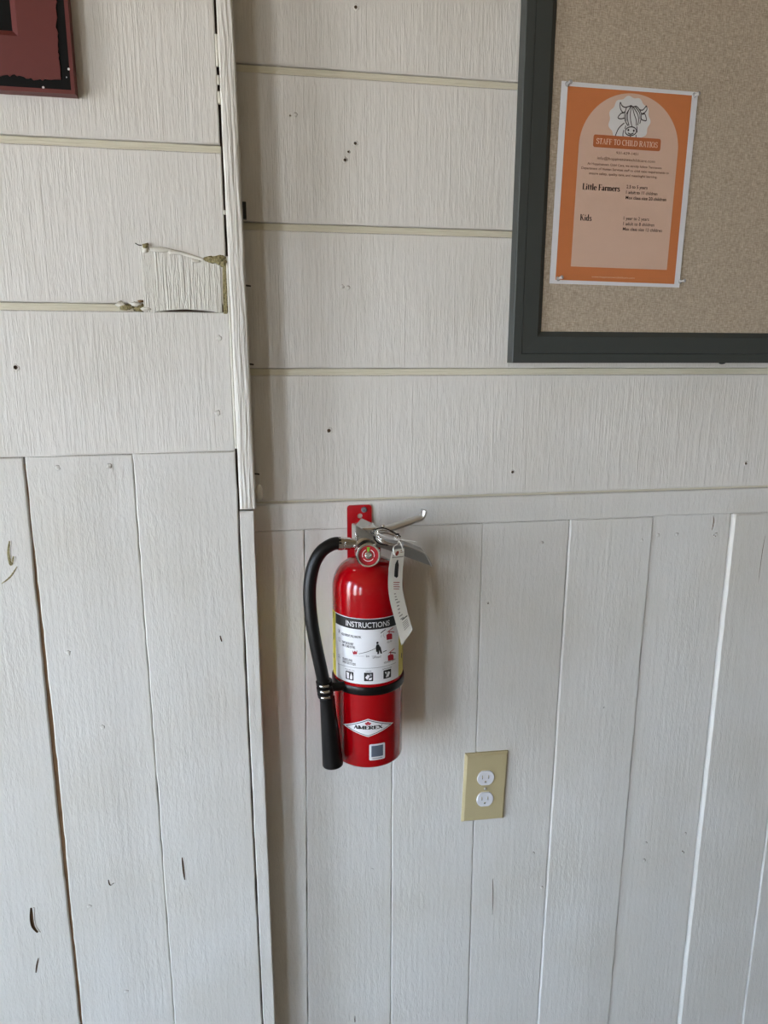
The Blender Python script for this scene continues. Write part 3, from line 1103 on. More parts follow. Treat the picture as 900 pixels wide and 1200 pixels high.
# strokes overlap one another, so each run of lines sits on its own hair-thin layer
for j, ss in enumerate(sh):
    printed('cow_line', ss, on_poster(0.00048 + 0.000004 * j), 'darkink', po)


def rrect(x0, y0, x1, y1, rx, ry, n=6):
    P = []
    for cx_, cy_, a0 in ((x1 - rx, y1 - ry, 0), (x0 + rx, y1 - ry, 90), (x0 + rx, y0 + ry, 180), (x1 - rx, y0 + ry, 270)):
        for k in range(n + 1):
            t = math.radians(a0 + 90 * k / n)
            P.append((cx_ + rx * math.cos(t), cy_ + ry * math.sin(t)))
    return poly(P)


printed('title_banner', rrect(.252, .697, .752, .758, .014, .012), hp(5.5), 'banner', po)


def stext(s, u, v, wu, hv, mt, thick, thin, align='CENTER'):
    return printed('lettering', moved(serif_text(s, wu, hv, thick, thin, align), u, v), hp(7), mt, po)


def ptext(s, u, v, wu, hv, mt, bold=0.012, align='CENTER', name='lettering'):
    return printed(name, moved(fit_text(s, wu, hv, bold, align), u, v), hp(7), mt, po)


stext('STAFF TO CHILD RATIOS', .502, .727, .455, .027, 'cream', .13, .055)
ptext('931-629-1451', .508, .676, .165, .0125, 'brownink')
ptext('info@hoppinstownchildcare.com', .505, .645, .43, .0135, 'brownink', 0.004)
ptext('At Hoppinstown Child Care, we strictly follow Tennessee', .498, .615, .555, .0115, 'brownink')
ptext('Department of Human Services staff to child ratio requirements to', .506, .592, .655, .0115, 'brownink')
ptext('ensure safety, quality care, and meaningful learning.', .492, .568, .51, .0115, 'brownink')
stext('Little Farmers', .197, .500, .278, .031, 'darkink', .19, .06, 'LEFT')
ptext('2.5 to 5 years', .523, .512, .158, .0165, 'darkink', 0.006, 'LEFT')
ptext('1 adult to 11 children', .523, .484, .237, .0165, 'darkink', 0.006, 'LEFT')
ptext('Max class size 20 children', .523, .457, .308, .0165, 'darkink', 0.006, 'LEFT')
stext('Kids', .195, .345, .086, .031, 'darkink', .19, .06, 'LEFT')
ptext('1 year to 2 years', .520, .352, .194, .0165, 'darkink', 0.006, 'LEFT')
ptext('1 adult to 8 children', .520, .324, .237, .0165, 'darkink', 0.006, 'LEFT')
ptext('Max class size 12 children', .520, .297, .302, .0165, 'darkink', 0.006, 'LEFT')
ptext('www.hoppinstownchildcare.com', .475, .043, .33, .0095, 'cream', -0.01)


for (px, py, tilt, where) in ((664, 99, (.25, 0, .12), 'upper corner beside the board frame'), (812.5, 112, (.45, 0, .05), 'upper corner away from the board frame'),
                              (653, 327, (.5, 0, .25), 'lower corner beside the board frame'), (796, 330, (.45, 0, .1), 'lower corner away from the board frame')):
    c = at(px, py, Yq)
    ax_ = Vector((tilt[0], -1, tilt[2])).normalized()
    r = thing('pushpin', 'clear plastic pushpin through the poster\'s ' + where, 'pushpin', c, 'pushpins holding the poster')
    lathe('pin_head', [(.0002, .0006), (.0034, .0008), (.0036, .0018), (.0020, .0032), (.0017, .0065), (.0026, .0082), (.0030, .0092), (.0026, .0102), (.0004, .0104)], c, ax_, 'clear', r, 20)
    lathe('needle', [(.0001, -.006), (.0005, -.004), (.0005, .003), (.0001, .0035)], c, ax_, 'steel', r, 8)

# ------------------------------------------------------------------ maroon frame on the left section
Yr = YL - 0.016
rc = at(88.3, 110.5, Yr)
rx1, rz0 = rc.x, rc.z
rx0, rz1 = rx1 - 0.46, rz0 + 0.58
pf = thing('picture_frame', 'distressed maroon wooden frame with worn black edges around a black panel', 'picture frame', (rx1, YL, rz0))


def ring_prism(name, outer, inner, y0, y1, mt):
    """outer and inner are matching loops of (x, z)"""
    n = len(outer)
    V = [(x, y0, z) for x, z in outer] + [(x, y0, z) for x, z in inner] + [(x, y1, z) for x, z in outer] + [(x, y1, z) for x, z in inner]
    F = []
    for i in range(n):
        j = (i + 1) % n
        F += [(i, j, n + j, n + i), (2 * n + i, 3 * n + i, 3 * n + j, 2 * n + j), (i, 2 * n + i, 2 * n + j, j), (n + i, n + j, 3 * n + j, 3 * n + i)]
    return pymesh(name, V, F, mt, pf)


def rloop(d, n=160, wobble=0.0, seed=0):
    x0, x1, z0, z1 = rx0 + d, rx1 - d, rz0 + d, rz1 - d
    out = []
    for (ax0, az0, ax1, az1, nx, nz) in ((x0, z0, x1, z0, 0, 1), (x1, z0, x1, z1, -1, 0), (x1, z1, x0, z1, 0, -1), (x0, z1, x0, z0, 1, 0)):
        for k in range(n):
            t = k / n
            w = wobble * (0.6 * noise.noise((t * 11, seed + nx * 3 + nz, 0)) + 0.35 * noise.noise((t * 60, seed + nx * 3 + nz, 3)) + 0.25 * noise.noise((t * 150, seed + nx * 3 + nz, 6)))
            w *= min(1, t * 14, (1 - t) * 14)
            out.append((lerp(ax0, ax1, t) + nx * w, lerp(az0, az1, t) + nz * w))
    return out


mm_px = 0.00128
ring_prism('frame_edge', rloop(0), rloop(.0045), YL, Yr, 'maroon')
ring_prism('worn_base', rloop(.0045), rloop(.060), YL + .0, Yr + .0006, 'blackboard')
ring_prism('painted_face', rloop(.0155, wobble=.0098, seed=2), rloop(.0605), Yr + .0004, Yr - .0006, 'maroon')
o_, i_ = rloop(.0600, 1), rloop(.0680, 1)
V = [(x, Yr - .0004, z) for x, z in o_] + [(x, Yr + .006, z) for x, z in i_] + [(x, Yr + .010, z) for x, z in o_] + [(x, Yr + .010, z) for x, z in i_]
pymesh('inner_bevel', V, [(k, (k + 1) % 4, 4 + (k + 1) % 4, 4 + k) for k in range(4)] + [(8 + k, 12 + k, 12 + (k + 1) % 4, 8 + (k + 1) % 4) for k in range(4)] + [(k, 8 + k, 8 + (k + 1) % 4, (k + 1) % 4) for k in range(4)] + [(4 + k, 4 + (k + 1) % 4, 12 + (k + 1) % 4, 12 + k) for k in range(4)], 'maroon', pf)
box('panel', (rx0 + .055, YL, rz0 + .055), (rx1 - .055, YL + .0075, rz1 - .055), 'blackboard', pf).location.y = -0.001
for px, py, r in ((80.7, 81, .0016), (50.7, 102.4, .0015), (78, 90.5, .0008)):
    lathe('paint_speck', [(r, 0), (r * .8, .0004), (.0001, .0006)], at(px, py, Yr + .0004), (0, -1, 0), 'white', pf, 10)

# ------------------------------------------------------------------ outlet
Yo = -0.0065
oc = [at(544, 884, Yo), at(596, 881.8, Yo), at(591.2, 959.3, Yo), at(542.8, 964.8, Yo)]
cc = (oc[0] + oc[1] + oc[2] + oc[3]) / 4
ow = ((oc[1] - oc[0]).length + (oc[2] - oc[3]).length) / 2
oh = ((oc[3] - oc[0]).length + (oc[2] - oc[1]).length) / 2
rot = math.atan2((oc[1] - oc[0] + oc[2] - oc[3]).z, (oc[1] - oc[0] + oc[2] - oc[3]).x)
Rm = Matrix.Rotation(-rot, 3, 'Y')
ou = thing('wall_outlet', 'ivory cover plate with two white receptacles on the upright boards', 'outlet', (cc.x, 0, cc.z - oh / 2))


def op(x, y, z):
    return Vector((cc.x, 0, cc.z)) + Rm @ Vector((x, y, z))


hw, hh = ow / 2, oh / 2
V = []
for ins, y in ((0, .004), (0, -.0028), (.0006, -.0036), (.0036, -.0066), (.0042, -.0068)):
    for sx_, sz_ in ((-1, -1), (1, -1), (1, 1), (-1, 1)):
        V.append(op(sx_ * (hw - ins), y, sz_ * (hh - ins)))
F = [(4 * k + i, 4 * k + (i + 1) % 4, 4 * k + 4 + (i + 1) % 4, 4 * k + 4 + i) for k in range(4) for i in range(4)] + [(0, 1, 2, 3), (16, 17, 18, 19)]
pymesh('cover_plate', V, F, 'ivory', ou)
for (px, py) in ((569.3, 912.0), (568.4, 936.9)):
    c = at(px, py, -.0085)
    n = 40
    prof2 = []
    for k in range(n):
        t = 2 * math.pi * k / n
        prof2.append((.0156 * math.cos(t), max(-.0140, min(.0140, .0156 * math.sin(t)))))
    f_ = [Vector((c.x, -.0092, c.z)) + Rm @ Vector((x * .95, 0, z * .95)) for x, z in prof2]
    g_ = [Vector((c.x, -.0078, c.z)) + Rm @ Vector((x, 0, z)) for x, z in prof2]
    h_ = [Vector((c.x, -.0040, c.z)) + Rm @ Vector((x, 0, z)) for x, z in prof2]
    rcpt = pymesh('receptacle', f_ + g_ + h_, [tuple(range(n)), tuple(range(2 * n, 3 * n))] + [(j * n + i, j * n + (i + 1) % n, (j + 1) * n + (i + 1) % n, (j + 1) * n + i) for j in range(2) for i in range(n)], 'recept', ou)
    cuts_ = []
    for sx_, hgt in ((-.0058, .0078), (.0052, .0066)):
        ctr = Vector((c.x, -.0091, c.z)) + Rm @ Vector((sx_, 0, .0026))
        box('slot', ctr + Vector((-.0011, .0036, -hgt / 2)), ctr + Vector((.0011, .0044, hgt / 2)), 'slot', rcpt, rot=Rm)
        cuts_.append(box('cutter', ctr + Vector((-.0011, -.002, -hgt / 2)), ctr + Vector((.0011, .0042, hgt / 2)), 'recept', None, rot=Rm))
    ctr = Vector((c.x, -.0091, c.z)) + Rm @ Vector((0, 0, -.0066))
    lathe('slot', [(.0021, -.0044), (.0021, -.0036), (.0001, -.0036)], ctr, (0, -1, 0), 'slot', rcpt, 14)
    cuts_.append(lathe('cutter', [(.0021, -.0042), (.0021, .002)], ctr, (0, -1, 0), 'recept', None, 14, smooth=False))
    carve(rcpt, cuts_)
lathe('screw', [(.0026, 0), (.0026, .0012), (.0016, .0020), (.0001, .0022)], at(568.6, 924.2, -.0068), (0, -1, 0), 'steel', ou, 14)

# ------------------------------------------------------------------ wall hanger for the extinguisher
AY = -0.070                                  # axis of the cylinder
RAD = 0.054
ca_ = at(431.2, 750, AY)
AX = ca_.x
FD = Vector((CAM.x - AX, CAM.y - AY, 0)).normalized()       # the front of the extinguisher faces the viewer
PHI0 = math.atan2(FD.y, FD.x)
SD = Vector((-FD.y, FD.x, 0))                               # sideways, to the right as seen from the front
if SD.x < 0:
    SD = -SD


def plate():
    a, b = at(406.8, 592.5, -.006), at(435.5, 591.5, -.006)
    zt, zb_ = a.z, at(410, 700, -.006).z
    xa, xb = a.x, b.x
    out = [(xa, zb_), (xb, zb_)]
    r = .005
    for cx_, cz_, a0 in ((xb - r, zt - r, 0), (xa + r, zt - r, 90)):
        for k in range(7):
            t = math.radians(a0 + 15 * k)
            out.append((cx_ + r * math.cos(t), cz_ + r * math.sin(t)))
    cu = bpy.data.curves.new('plate', 'CURVE')
    cu.dimensions = '2D'
    cu.fill_mode = 'BOTH'
    cu.extrude = 0.0012
    hole = at(421.8, 604.8, -.006)
    loops = [out, [(hole.x + .0042 * math.cos(2 * math.pi * k / 20), hole.z + .0042 * math.sin(2 * math.pi * k / 20)) for k in range(20)]]
    for lp in loops:
        s = cu.splines.new('POLY')
        s.points.add(len(lp) - 1)
        for p, (x, z) in zip(s.points, lp):
            p.co = (x, z, 0, 1)
        s.use_cyclic_u = True
    ob = bpy.data.objects.new('plate_tmp', cu)
    col.objects.link(ob)
    bpy.context.view_layer.update()
    me = bpy.data.meshes.new_from_object(ob.evaluated_get(bpy.context.evaluated_depsgraph_get()))
    bpy.data.objects.remove(ob)
    me.transform(Matrix(((1, 0, 0, 0), (0, 0, -1, -.0045), (0, 1, 0, 0), (0, 0, 0, 1))))
    me.materials.clear()
    me.materials.append(M['redplate'])
    return me, (xa, xb, zb_, zt)


pm, (hxa, hxb, hzb, hzt) = plate()
hg = thing('wall_hanger', 'red steel hanger plate screwed to the white rail behind the extinguisher', 'bracket', ((hxa + hxb) / 2, 0, hzb))
link('plate', pm, hg)
lathe('screw', [(.0046, -.002), (.0046, .0012), (.0036, .0026), (.0018, .0030), (.0016, .0018), (.0001, .0018)], at(426.6, 597.2, -.006), (0, -1, 0), 'slot', hg, 16)
hk = at(417, 613, -.006)
tube('hook', [(hk.x + .003, -.004, hk.z - .008), (hk.x + .004, -.03, hk.z - .010), (hk.x + .006, -.052, hk.z - .010)], 0.0042, 'slot', hg, n=10)

# ------------------------------------------------------------------ fire extinguisher
yfront = AY + FD.y * RAD
zc = lambda py: at(431.2, py, yfront).z            # height of a mark on the front of the cylinder
z_bot = zc(900.5)
z_sh = at(389.5, 688, AY).z                        # shoulder
z_neck = at(431, 655, AY - .018).z
ex = thing('fire_extinguisher', 'red dry chemical fire extinguisher with black hose hanging on the wall', 'fire extinguisher', (AX, AY, z_bot))
dome_h = z_neck - z_sh - .004
prof = [(.0001, z_bot + .003), (.044, z_bot + .003), (.047, z_bot), (.0515, z_bot), (.0535, z_bot + .002), (RAD, z_bot + .005), (RAD, z_sh)]
for k in range(1, 11):
    t = math.radians(90 * k / 11)
    prof.append((.018 + (RAD - .018) * math.cos(t), z_sh + dome_h * math.sin(t)))
prof += [(.018, z_neck - .003), (.0185, z_neck + .0), (.0195, z_neck + .002), (.0195, z_neck + .016), (.018, z_neck + .018), (.0001, z_neck + .018)]
lathe('cylinder', prof, (AX, AY, 0), (0, 0, 1), 'red', ex, 96)
z_head = z_neck + .018


def on_cyl(h):
    def f(s, z):                      # s = arc length from the front, z = world height
        a = s / RAD
        d = FD * math.cos(a) + SD * math.sin(a)
        return Vector((AX, AY, z)) + d * (RAD + h)
    return f


def hit(px, py):
    """arc length and height of the point of the cylinder seen at a pixel"""
    d = ray(px, py)
    ox, oy = CAM.x - AX, CAM.y - AY
    A_ = d.x ** 2 + d.y ** 2
    B_ = 2 * (ox * d.x + oy * d.y)
    C2 = ox * ox + oy * oy - RAD ** 2
    disc = max(B_ * B_ - 4 * A_ * C2, 0)
    t = (-B_ - math.sqrt(disc)) / (2 * A_)
    p = CAM + d * t
    v = Vector((p.x - AX, p.y - AY, 0))
    return RAD * math.atan2(v.dot(SD), v.dot(FD)), p.z


hc = lambda k: on_cyl(0.00015 * k)
zt_, zh_, zb2 = zc(725.5), zc(738), zc(802)
deg = lambda d: RAD * math.radians(d)
SHIFT = deg(-1.5)
# yellow wrap-around label, white panel, black heading
printed('yellow_label', rect(deg(-125), zb2, deg(125), zt_, 70, 1), hc(1), 'yellow', ex)
printed('instruction_panel', rect(deg(-62) + SHIFT, zb2, deg(60) + SHIFT, zt_ + .0004, 40, 1), hc(2), 'white', ex)
printed('heading_band', rect(deg(-61) + SHIFT, zh_, deg(59) + SHIFT, zt_ - .0006, 40, 1), hc(3), 'ink', ex)


def ctext(s, px, py, w, h, mt='ink', bold=0.012, align='CENTER', k=4):
    s0, z0 = hit(px, py)
    return printed('lettering', moved(fit_text(s, w, h, bold, align), s0, z0), hc(k), mt, ex, 0.006)


def ctext_serif(s, px, py, w, h, mt, thick, thin):
    s0, z0 = hit(px, py)
    return printed('lettering', moved(serif_text(s, w, h, thick, thin), s0, z0), hc(4), mt, ex, 0.006)


def cshape(name, pts, mt, k=4):
    return printed(name, poly([hit(*p) for p in pts]), hc(k), mt, ex, 0.005)


def cstroke(pts, w, mt, k=4, name='line'):
    return printed(name, stroke([hit(*p) for p in pts], w), hc(k), mt, ex, 0.006)


ctext('INSTRUCTIONS', 431, 732.5, .068, .0082, 'white', 0.004)
for i, (yy, lines) in enumerate([(739.5, ['HOLD UPRIGHT, PULL RING PIN.']), (749, ['START BACK 8 FEET', 'AIM AT BASE OF FIRE.']), (768.5, ['SQUEEZE LEVER', 'SWEEP SIDE TO SIDE.'])]):
    s0, z0 = hit(398, yy)
    out = [(s0 + .0032 * math.cos(2 * math.pi * k / 20), z0 + .0032 * math.sin(2 * math.pi * k / 20)) for k in range(21)]
    printed('number_ring', stroke(out, .0005, 2), hc(4), 'greyink', ex, 0.005)
    ctext(str(i + 1), 398, yy, .0018, .0036, 'ink')
    for j, ln in enumerate(lines):
        w = .034 if i == 0 else (.0205, .0235)[j] if i == 1 else (.018, .0235)[j]
        ctext(ln, (400.3, 401.2, 401.8)[i], yy + 2.5 + j * 3.6, w, .0036, 'ink', 0.018, 'LEFT')
# figure aiming the hose at a fire
cstroke([(420.5, 766), (430, 763.8), (438, 760.5), (443, 757.5)], .0007, 'ink')
printed('figure', ellipse(*hit(442.2, 753.2), .0017, .0020, 12), hc(4), 'ink', ex)
cshape('figure', [(441.2, 755), (443.5, 754.8), (446, 758.5), (447.6, 765.5), (445.8, 765.8), (444.4, 761.5), (443.8, 766.3), (442, 766.4), (442, 761), (440.2, 758)], 'ink', 5)
cshape('figure', [(440.3, 759.5), (442.2, 758.8), (442.8, 763.3), (440.8, 764)], 'ink', 4)
cshape('flame', [(413, 762), (414.5, 764), (416, 762.2), (417.3, 764), (418.8, 761.8), (418.5, 766.5), (414, 766.8)], 'redink')
cstroke([(414, 768.2), (427, 768.8)], .0004, 'greyink')
cstroke([(435.5, 768.8), (441, 768.4)], .0004, 'greyink')
ctext('2m', 430.7, 768.7, .005, .0030, 'ink', 0.006)
ctext('UPRIGHT', 441.8, 770, .013, .0028, 'ink', 0.004)
# two small red extinguishers
for (dx, dy) in ((0, 0), (1.6, 24.5)):
    cshape('extinguisher_icon', [(452.5 + dx, 744 + dy), (454 + dx, 742.8 + dy), (458 + dx, 742 + dy), (459.2 + dx, 743.2 + dy), (459.3 + dx, 748.6 + dy), (453 + dx, 749.8 + dy)], 'redink')
    cstroke([(453.6 + dx, 740.8 + dy), (457 + dx, 738.0 + dy), (460.5 + dx, 735.2 + dy)], .0011, 'redink')
    cstroke([(455 + dx, 740 + dy), (458 + dx, 740 + dy), (461.8 + dx, 740.6 + dy)], .0012, 'ink' if dy else 'redink')
    cstroke([(455.5 + dx, 742.8 + dy), (456.2 + dx, 739.5 + dy)], .0016, 'redink')
cstroke([(446, 742), (449, 739.3), (451.7, 737.5)], .0012, 'ink')
cstroke([(450, 741), (449, 744), (450.5, 747)], .0005, 'greyink')
cstroke([(447, 744), (446.2, 747)], .0005, 'greyink')
cstroke([(448.5, 764), (451, 762.8), (453, 762)], .0011, 'ink')
ctext('PULL PIN', 456.3, 751.8, .0085, .0026, 'ink', 0.004)
ctext('SQUEEZE LEVER', 457, 774.5, .022, .0026, 'ink', 0.004)
cstroke([(396.5, 777.2), (405, 780.4), (418, 782.6), (431, 783), (445, 781.8), (457, 779), (463.5, 776.2)], .0006, 'greyink')
for (px, py, s_) in ((409.7, 791.6, 'WOOD PAPER CLOTH'), (432, 793.2, 'LIQUIDS'), (453.8, 789.6, 'ELECTRICAL EQUIPMENT')):
    s0, z0 = hit(px, py)
    h_ = .0068
    printed('class_icon', rrect(s0 - h_, z0 - h_, s0 + h_, z0 + h_, .001, .001, 3), hc(3), 'ink', ex, .005)
    if px < 420:
        printed('class_icon', poly([(s0 - .0052, z0 + .0050), (s0 - .0005, z0 + .0046), (s0 - .0012, z0 - .0052), (s0 - .0040, z0 - .0052)]), hc(4), 'white', ex, .005)
        printed('class_icon', poly([(s0 + .0030, z0 + .0052), (s0 + .0052, z0 - .0005), (s0 + .0048, z0 - .0052), (s0 + .0008, z0 - .0050), (s0 + .0010, z0 - .0010)]), hc(4), 'white', ex, .005)
    elif px < 440:
        printed('class_icon', poly([(s0 - .0052, z0 - .0010), (s0 - .0010, z0 + .0042), (s0 + .0016, z0 + .0012), (s0 - .0020, z0 - .0046)]), hc(4), 'white', ex, .005)
        printed('class_icon', ellipse(s0 + .0030, z0 + .0028, .0020, .0024, 12), hc(4), 'greyink', ex)
        printed('class_icon', poly([(s0 + .0004, z0 - .0022), (s0 + .0050, z0 - .0010), (s0 + .0040, z0 - .0050), (s0 + .0000, z0 - .0050)]), hc(4), 'white', ex, .005)
    else:
        printed('class_icon', poly([(s0 - .0048, z0 + .0044), (s0 - .0012, z0 + .0036), (s0 - .0022, z0 - .0004)]), hc(4), 'white', ex, .005)
        printed('class_icon', poly([(s0 + .0012, z0 + .0040), (s0 + .0050, z0 + .0020), (s0 + .0022, z0 - .0046), (s0 - .0030, z0 - .0048)]), hc(4), 'white', ex, .005)
    printed('lettering', moved(fit_text(s_, .0165 if px != 432 else .0085, .0022, 0.0), s0, z0 + .0092), hc(4), 'ink', ex, .005)
# black marks on the yellow borders
for sgn in (-1, 1):
    for yy, hh_ in ((731, .010), (757, .011), (780, .008)):
        s0 = sgn * deg(72) + SHIFT
        z0 = at(431.2, yy, yfront).z
        printed('border_mark', rect(s0 - .0016, z0 - hh_ / 2, s0 + .0016, z0 + hh_ / 2, 2, 2), hc(3), 'ink', ex)
# diamond badge
dm = [(402.3, 848.5), (431.3, 842.3), (461, 846.5), (431.3, 863.6)]
P = [hit(*p) for p in dm]
cxs = sum(p[0] for p in P) / 4
czs = sum(p[1] for p in P) / 4
shr = lambda f: [(cxs + (p[0] - cxs) * f, czs + (p[1] - czs) * f) for p in P]
printed('diamond_badge', poly(shr(1.0)), hc(1), 'white', ex, .004)
printed('diamond_border', poly(shr(.90)), hc(2), 'ink', ex, .004)
printed('diamond_field', poly(shr(.83)), hc(3), 'white', ex, .004)
ctext_serif('AMEREX', 431.5, 852.6, .0445, .0056, 'ink', .30, .13)
for dx, dy, r in ((-2.4, 0.2, .0016), (0, -.7, .0021), (2.4, 0.2, .0016), (-1.2, 1.2, .0015), (1.2, 1.2, .0015)):
    printed('badge_emblem', ellipse(*hit(431.3 + dx, 847.6 + dy), r, r * .95, 12), hc(4), 'redink', ex)
# white square sticker
s0, z0 = hit(442.2, 881)
printed('sticker', rrect(s0 - .0125, z0 - .0135, s0 + .0125, z0 + .0135, .002, .002, 4), hc(1), 'white', ex, .005)
printed('sticker_square', rrect(s0 - .0092, z0 - .0078, s0 + .0092, z0 + .0108, .0006, .0006, 2), hc(2), 'sticker_grey', ex, .005)
printed('sticker_line', rect(s0 - .008, z0 - .0112, s0 + .008, z0 - .0100, 4, 1), hc(2), 'greyink', ex)

# strap around the cylinder with the hose clip
zs0, zs1 = zc(814.8), zc(805.6)
sp = [(RAD - .001, zs0), (RAD + .0018, zs0), (RAD + .0024, zs0 + .0015), (RAD + .0024, zs1 - .0015), (RAD + .0018, zs1), (RAD - .001, zs1)]
strap = lathe('strap', sp, (AX, AY, 0), (0, 0, 1), 'blackplastic', ex, 64)

# hose, fittings, nozzle
NY = AY - 0.040
hp_ = [(399, 636.5, AY - .018), (389, 638, AY - .019), (376, 647, AY - .020), (367, 664, AY - .022), (362.8, 690, AY - .026), (364.5, 722, AY - .031), (370, 755, AY - .036), (377, 788, AY - .040), (380.5, 806, NY), (383.0, 822, NY)]
tube('hose', [at(*p) for p in hp_], 0.0096, 'rubber', ex, n=20, sub=8)
fa, fb = at(395.5, 636.8, AY - .018), at(416, 637.2, AY - .016)
fd = (fb - fa)
L_ = fd.length
fer = lathe('hose_ferrule', [(.0082, 0), (.0102, .0005), (.0102, L_ * .28), (.0094, L_ * .30), (.0094, L_ * .36), (.0098, L_ * .38), (.0092, L_ * .70), (.0080, L_ * .72), (.0078, L_)], fa, fd, 'chrome', ex, 12, smooth=False)
ca2, cb2 = at(379.6, 797.5, NY), at(382.0, 817, NY)
cl = (cb2 - ca2)
Lc = cl.length
lathe('hose_clip', [(.0088, 0), (.0122, .0003), (.0122, Lc * .22), (.0105, Lc * .26), (.0105, Lc * .32), (.0124, Lc * .36), (.0124, Lc * .58), (.0105, Lc * .62), (.0105, Lc * .68), (.0122, Lc * .72), (.0118, Lc * .93), (.0096, Lc)], ca2, cl, 'blackplastic', ex, 28)
a_ = cl.normalized()
for h in (.14, .47, .82):
    P_ = []
    for k in range(8):
        t = math.radians(-28 + 62 * k / 7)
        P_.append(ca2 + a_ * (Lc * h) + (FD * math.cos(t) + SD * math.sin(t)) * .0122)
    tube('clamp_rib', P_, .0021, 'chrome', ex, n=10, sub=3)
cm = (ca2 + cb2) / 2
a1 = on_cyl(.001)(deg(-42), 0)
tube('clip_arm', [(cm.x + .006, cm.y, cm.z + .004), ((cm.x + a1.x) / 2, (cm.y + a1.y) / 2 - .003, cm.z + .002), (a1.x, a1.y, (zs0 + zs1) / 2 + .003)], 0.0036, 'blackplastic', ex, n=12, flat=(2.0, (0, 0, 1)))
na, nb = at(383.2, 816, NY), at(390.2, 896, NY - .004)
nd = nb - na
Ln = nd.length
lathe('nozzle', [(.0092, 0), (.0112, .001), (.0116, .006), (.0112, .007), (.0117, .02), (.0158, Ln - .004), (.0158, Ln - .001), (.0152, Ln), (.0112, Ln), (.0100, Ln - .02), (.0001, Ln - .02)], na, nd, 'rubber', ex, 32)

# valve, gauge, levers
vb = at(431, 640, AY)
xl = at(415.2, 635, AY - .014).x
xr_ = at(446.5, 635, AY - .014).x
zv0, zv1 = z_head - .004, at(431, 619, AY - .014).z
box('valve_body', (xl, AY - .021, zv0), (xr_ - .007, AY + .018, zv1 + .002), 'chrome', ex, .003, seg=3)
gc = at(431.6, 650.5, AY - .036)
gdir = (FD + Vector((0.02, 0, 0.10))).normalized()
gau = lathe('gauge', [(.0100, -.020), (.0100, -.006), (.0172, -.005), (.0178, -.003), (.0178, .003), (.0166, .0042), (.0146, .0040), (.0140, .0016), (.0001, .0016)], gc, gdir, ['chrome', 'redface'], ex, 48, [0, 0, 0, 0, 0, 0, 0, 1])
gx, gy, ga = frame_of(gdir)
if gx.x < 0:
    gx = -gx
if gy.z < 0:
    gy = -gy
on_g = lambda h: (lambda x, y: gc + ga * (.0016 + h) + gx * x + gy * y)
lathe('gauge_hub', [(.0055, .0016), (.0055, .0026), (.0036, .0032), (.0030, .0024), (.0001, .0024)], gc, gdir, 'chrome', gau, 24)
printed('gauge_mark', poly([(-.0016, .0050), (.0016, .0050), (.0022, .0120), (-.0022, .0120)]), on_g(.0002), 'green', gau)
for a0, a1_ in ((115, 200), (-20, 65), (215, 325)):
    printed('gauge_print', stroke([(.0086 * math.cos(math.radians(lerp(a0, a1_, k / 10))), .0086 * math.sin(math.radians(lerp(a0, a1_, k / 10)))) for k in range(11)], .0007, 2), on_g(.0003), 'white', gau)
yF, yB = AY - .022, AY + .010
tl, tr = at(423.3, 606.8, yB), at(446.5, 617.5, yB)
fl_, fr = at(416.2, 615.5, yF), at(437.0, 627.5, yF)
# lever base: folded channel sitting over the valve
dn = Vector((0, 0, -1))
V = [tl, tr, fr, fl_]
base_h = [v + dn * h for v, h in zip(V, (.016, .007, .007, .015))]
lev = prism('squeeze_lever', V, base_h, 'steel', ex, bevel=.0008)
arm = [at(440, 624, AY - .008), at(452, 620.5, AY - .010), at(470, 614.5, AY - .012), at(486, 609, AY - .013), at(493, 606.3, AY - .013), at(496, 602, AY - .013), at(496.8, 597.5, AY - .013)]
tube('lever_arm', arm, lambda t: .0054 * (1 - .2 * t), 'steel', lev, n=16, flat=(1.9, (0, 1, 0)), sub=8)
lathe('rivet', [(.0030, 0), (.0030, .002), (.0018, .0034), (.0001, .0036)], at(448.5, 616.5, AY - .018), (.1, -1, .3), 'chrome', lev, 14)
hnd = [(440, 637), (456, 638.0), (470, 640.0), (473, 638.5), (497.5, 648.2), (501.5, 654), (506.8, 664), (491, 658.2), (475, 652.5), (461, 647.0), (446, 641.8), (438, 641)]
prism('carry_handle', [at(px, py, AY - .016) for px, py in hnd], [at(px, py, AY - .016) + Vector((0, .024, .002)) for px, py in hnd], 'darksteel', ex, bevel=.0008)
tube('handle_lip', [at(px, py, AY - .0165) for px, py in ((473, 638.8), (485, 643.2), (497, 648.4), (501.5, 654), (506, 663))], .0014, 'steel', ex, n=8)
# pull pin ring, black tamper seal, tag tie
cR = at(454, 629, AY - .034)


def loop_pts(px, py, rx, ry, tilt_, dep, n=14):
    out = []
    for k in range(n):
        t = 2 * math.pi * k / n
        x, y = rx * math.cos(t), ry * math.sin(t)
        c_, s_ = math.cos(tilt_), math.sin(tilt_)
        out.append(at(px + c_ * x - s_ * y, py + s_ * x + c_ * y, AY + dep + .012 * math.sin(t) * -1))
    return out


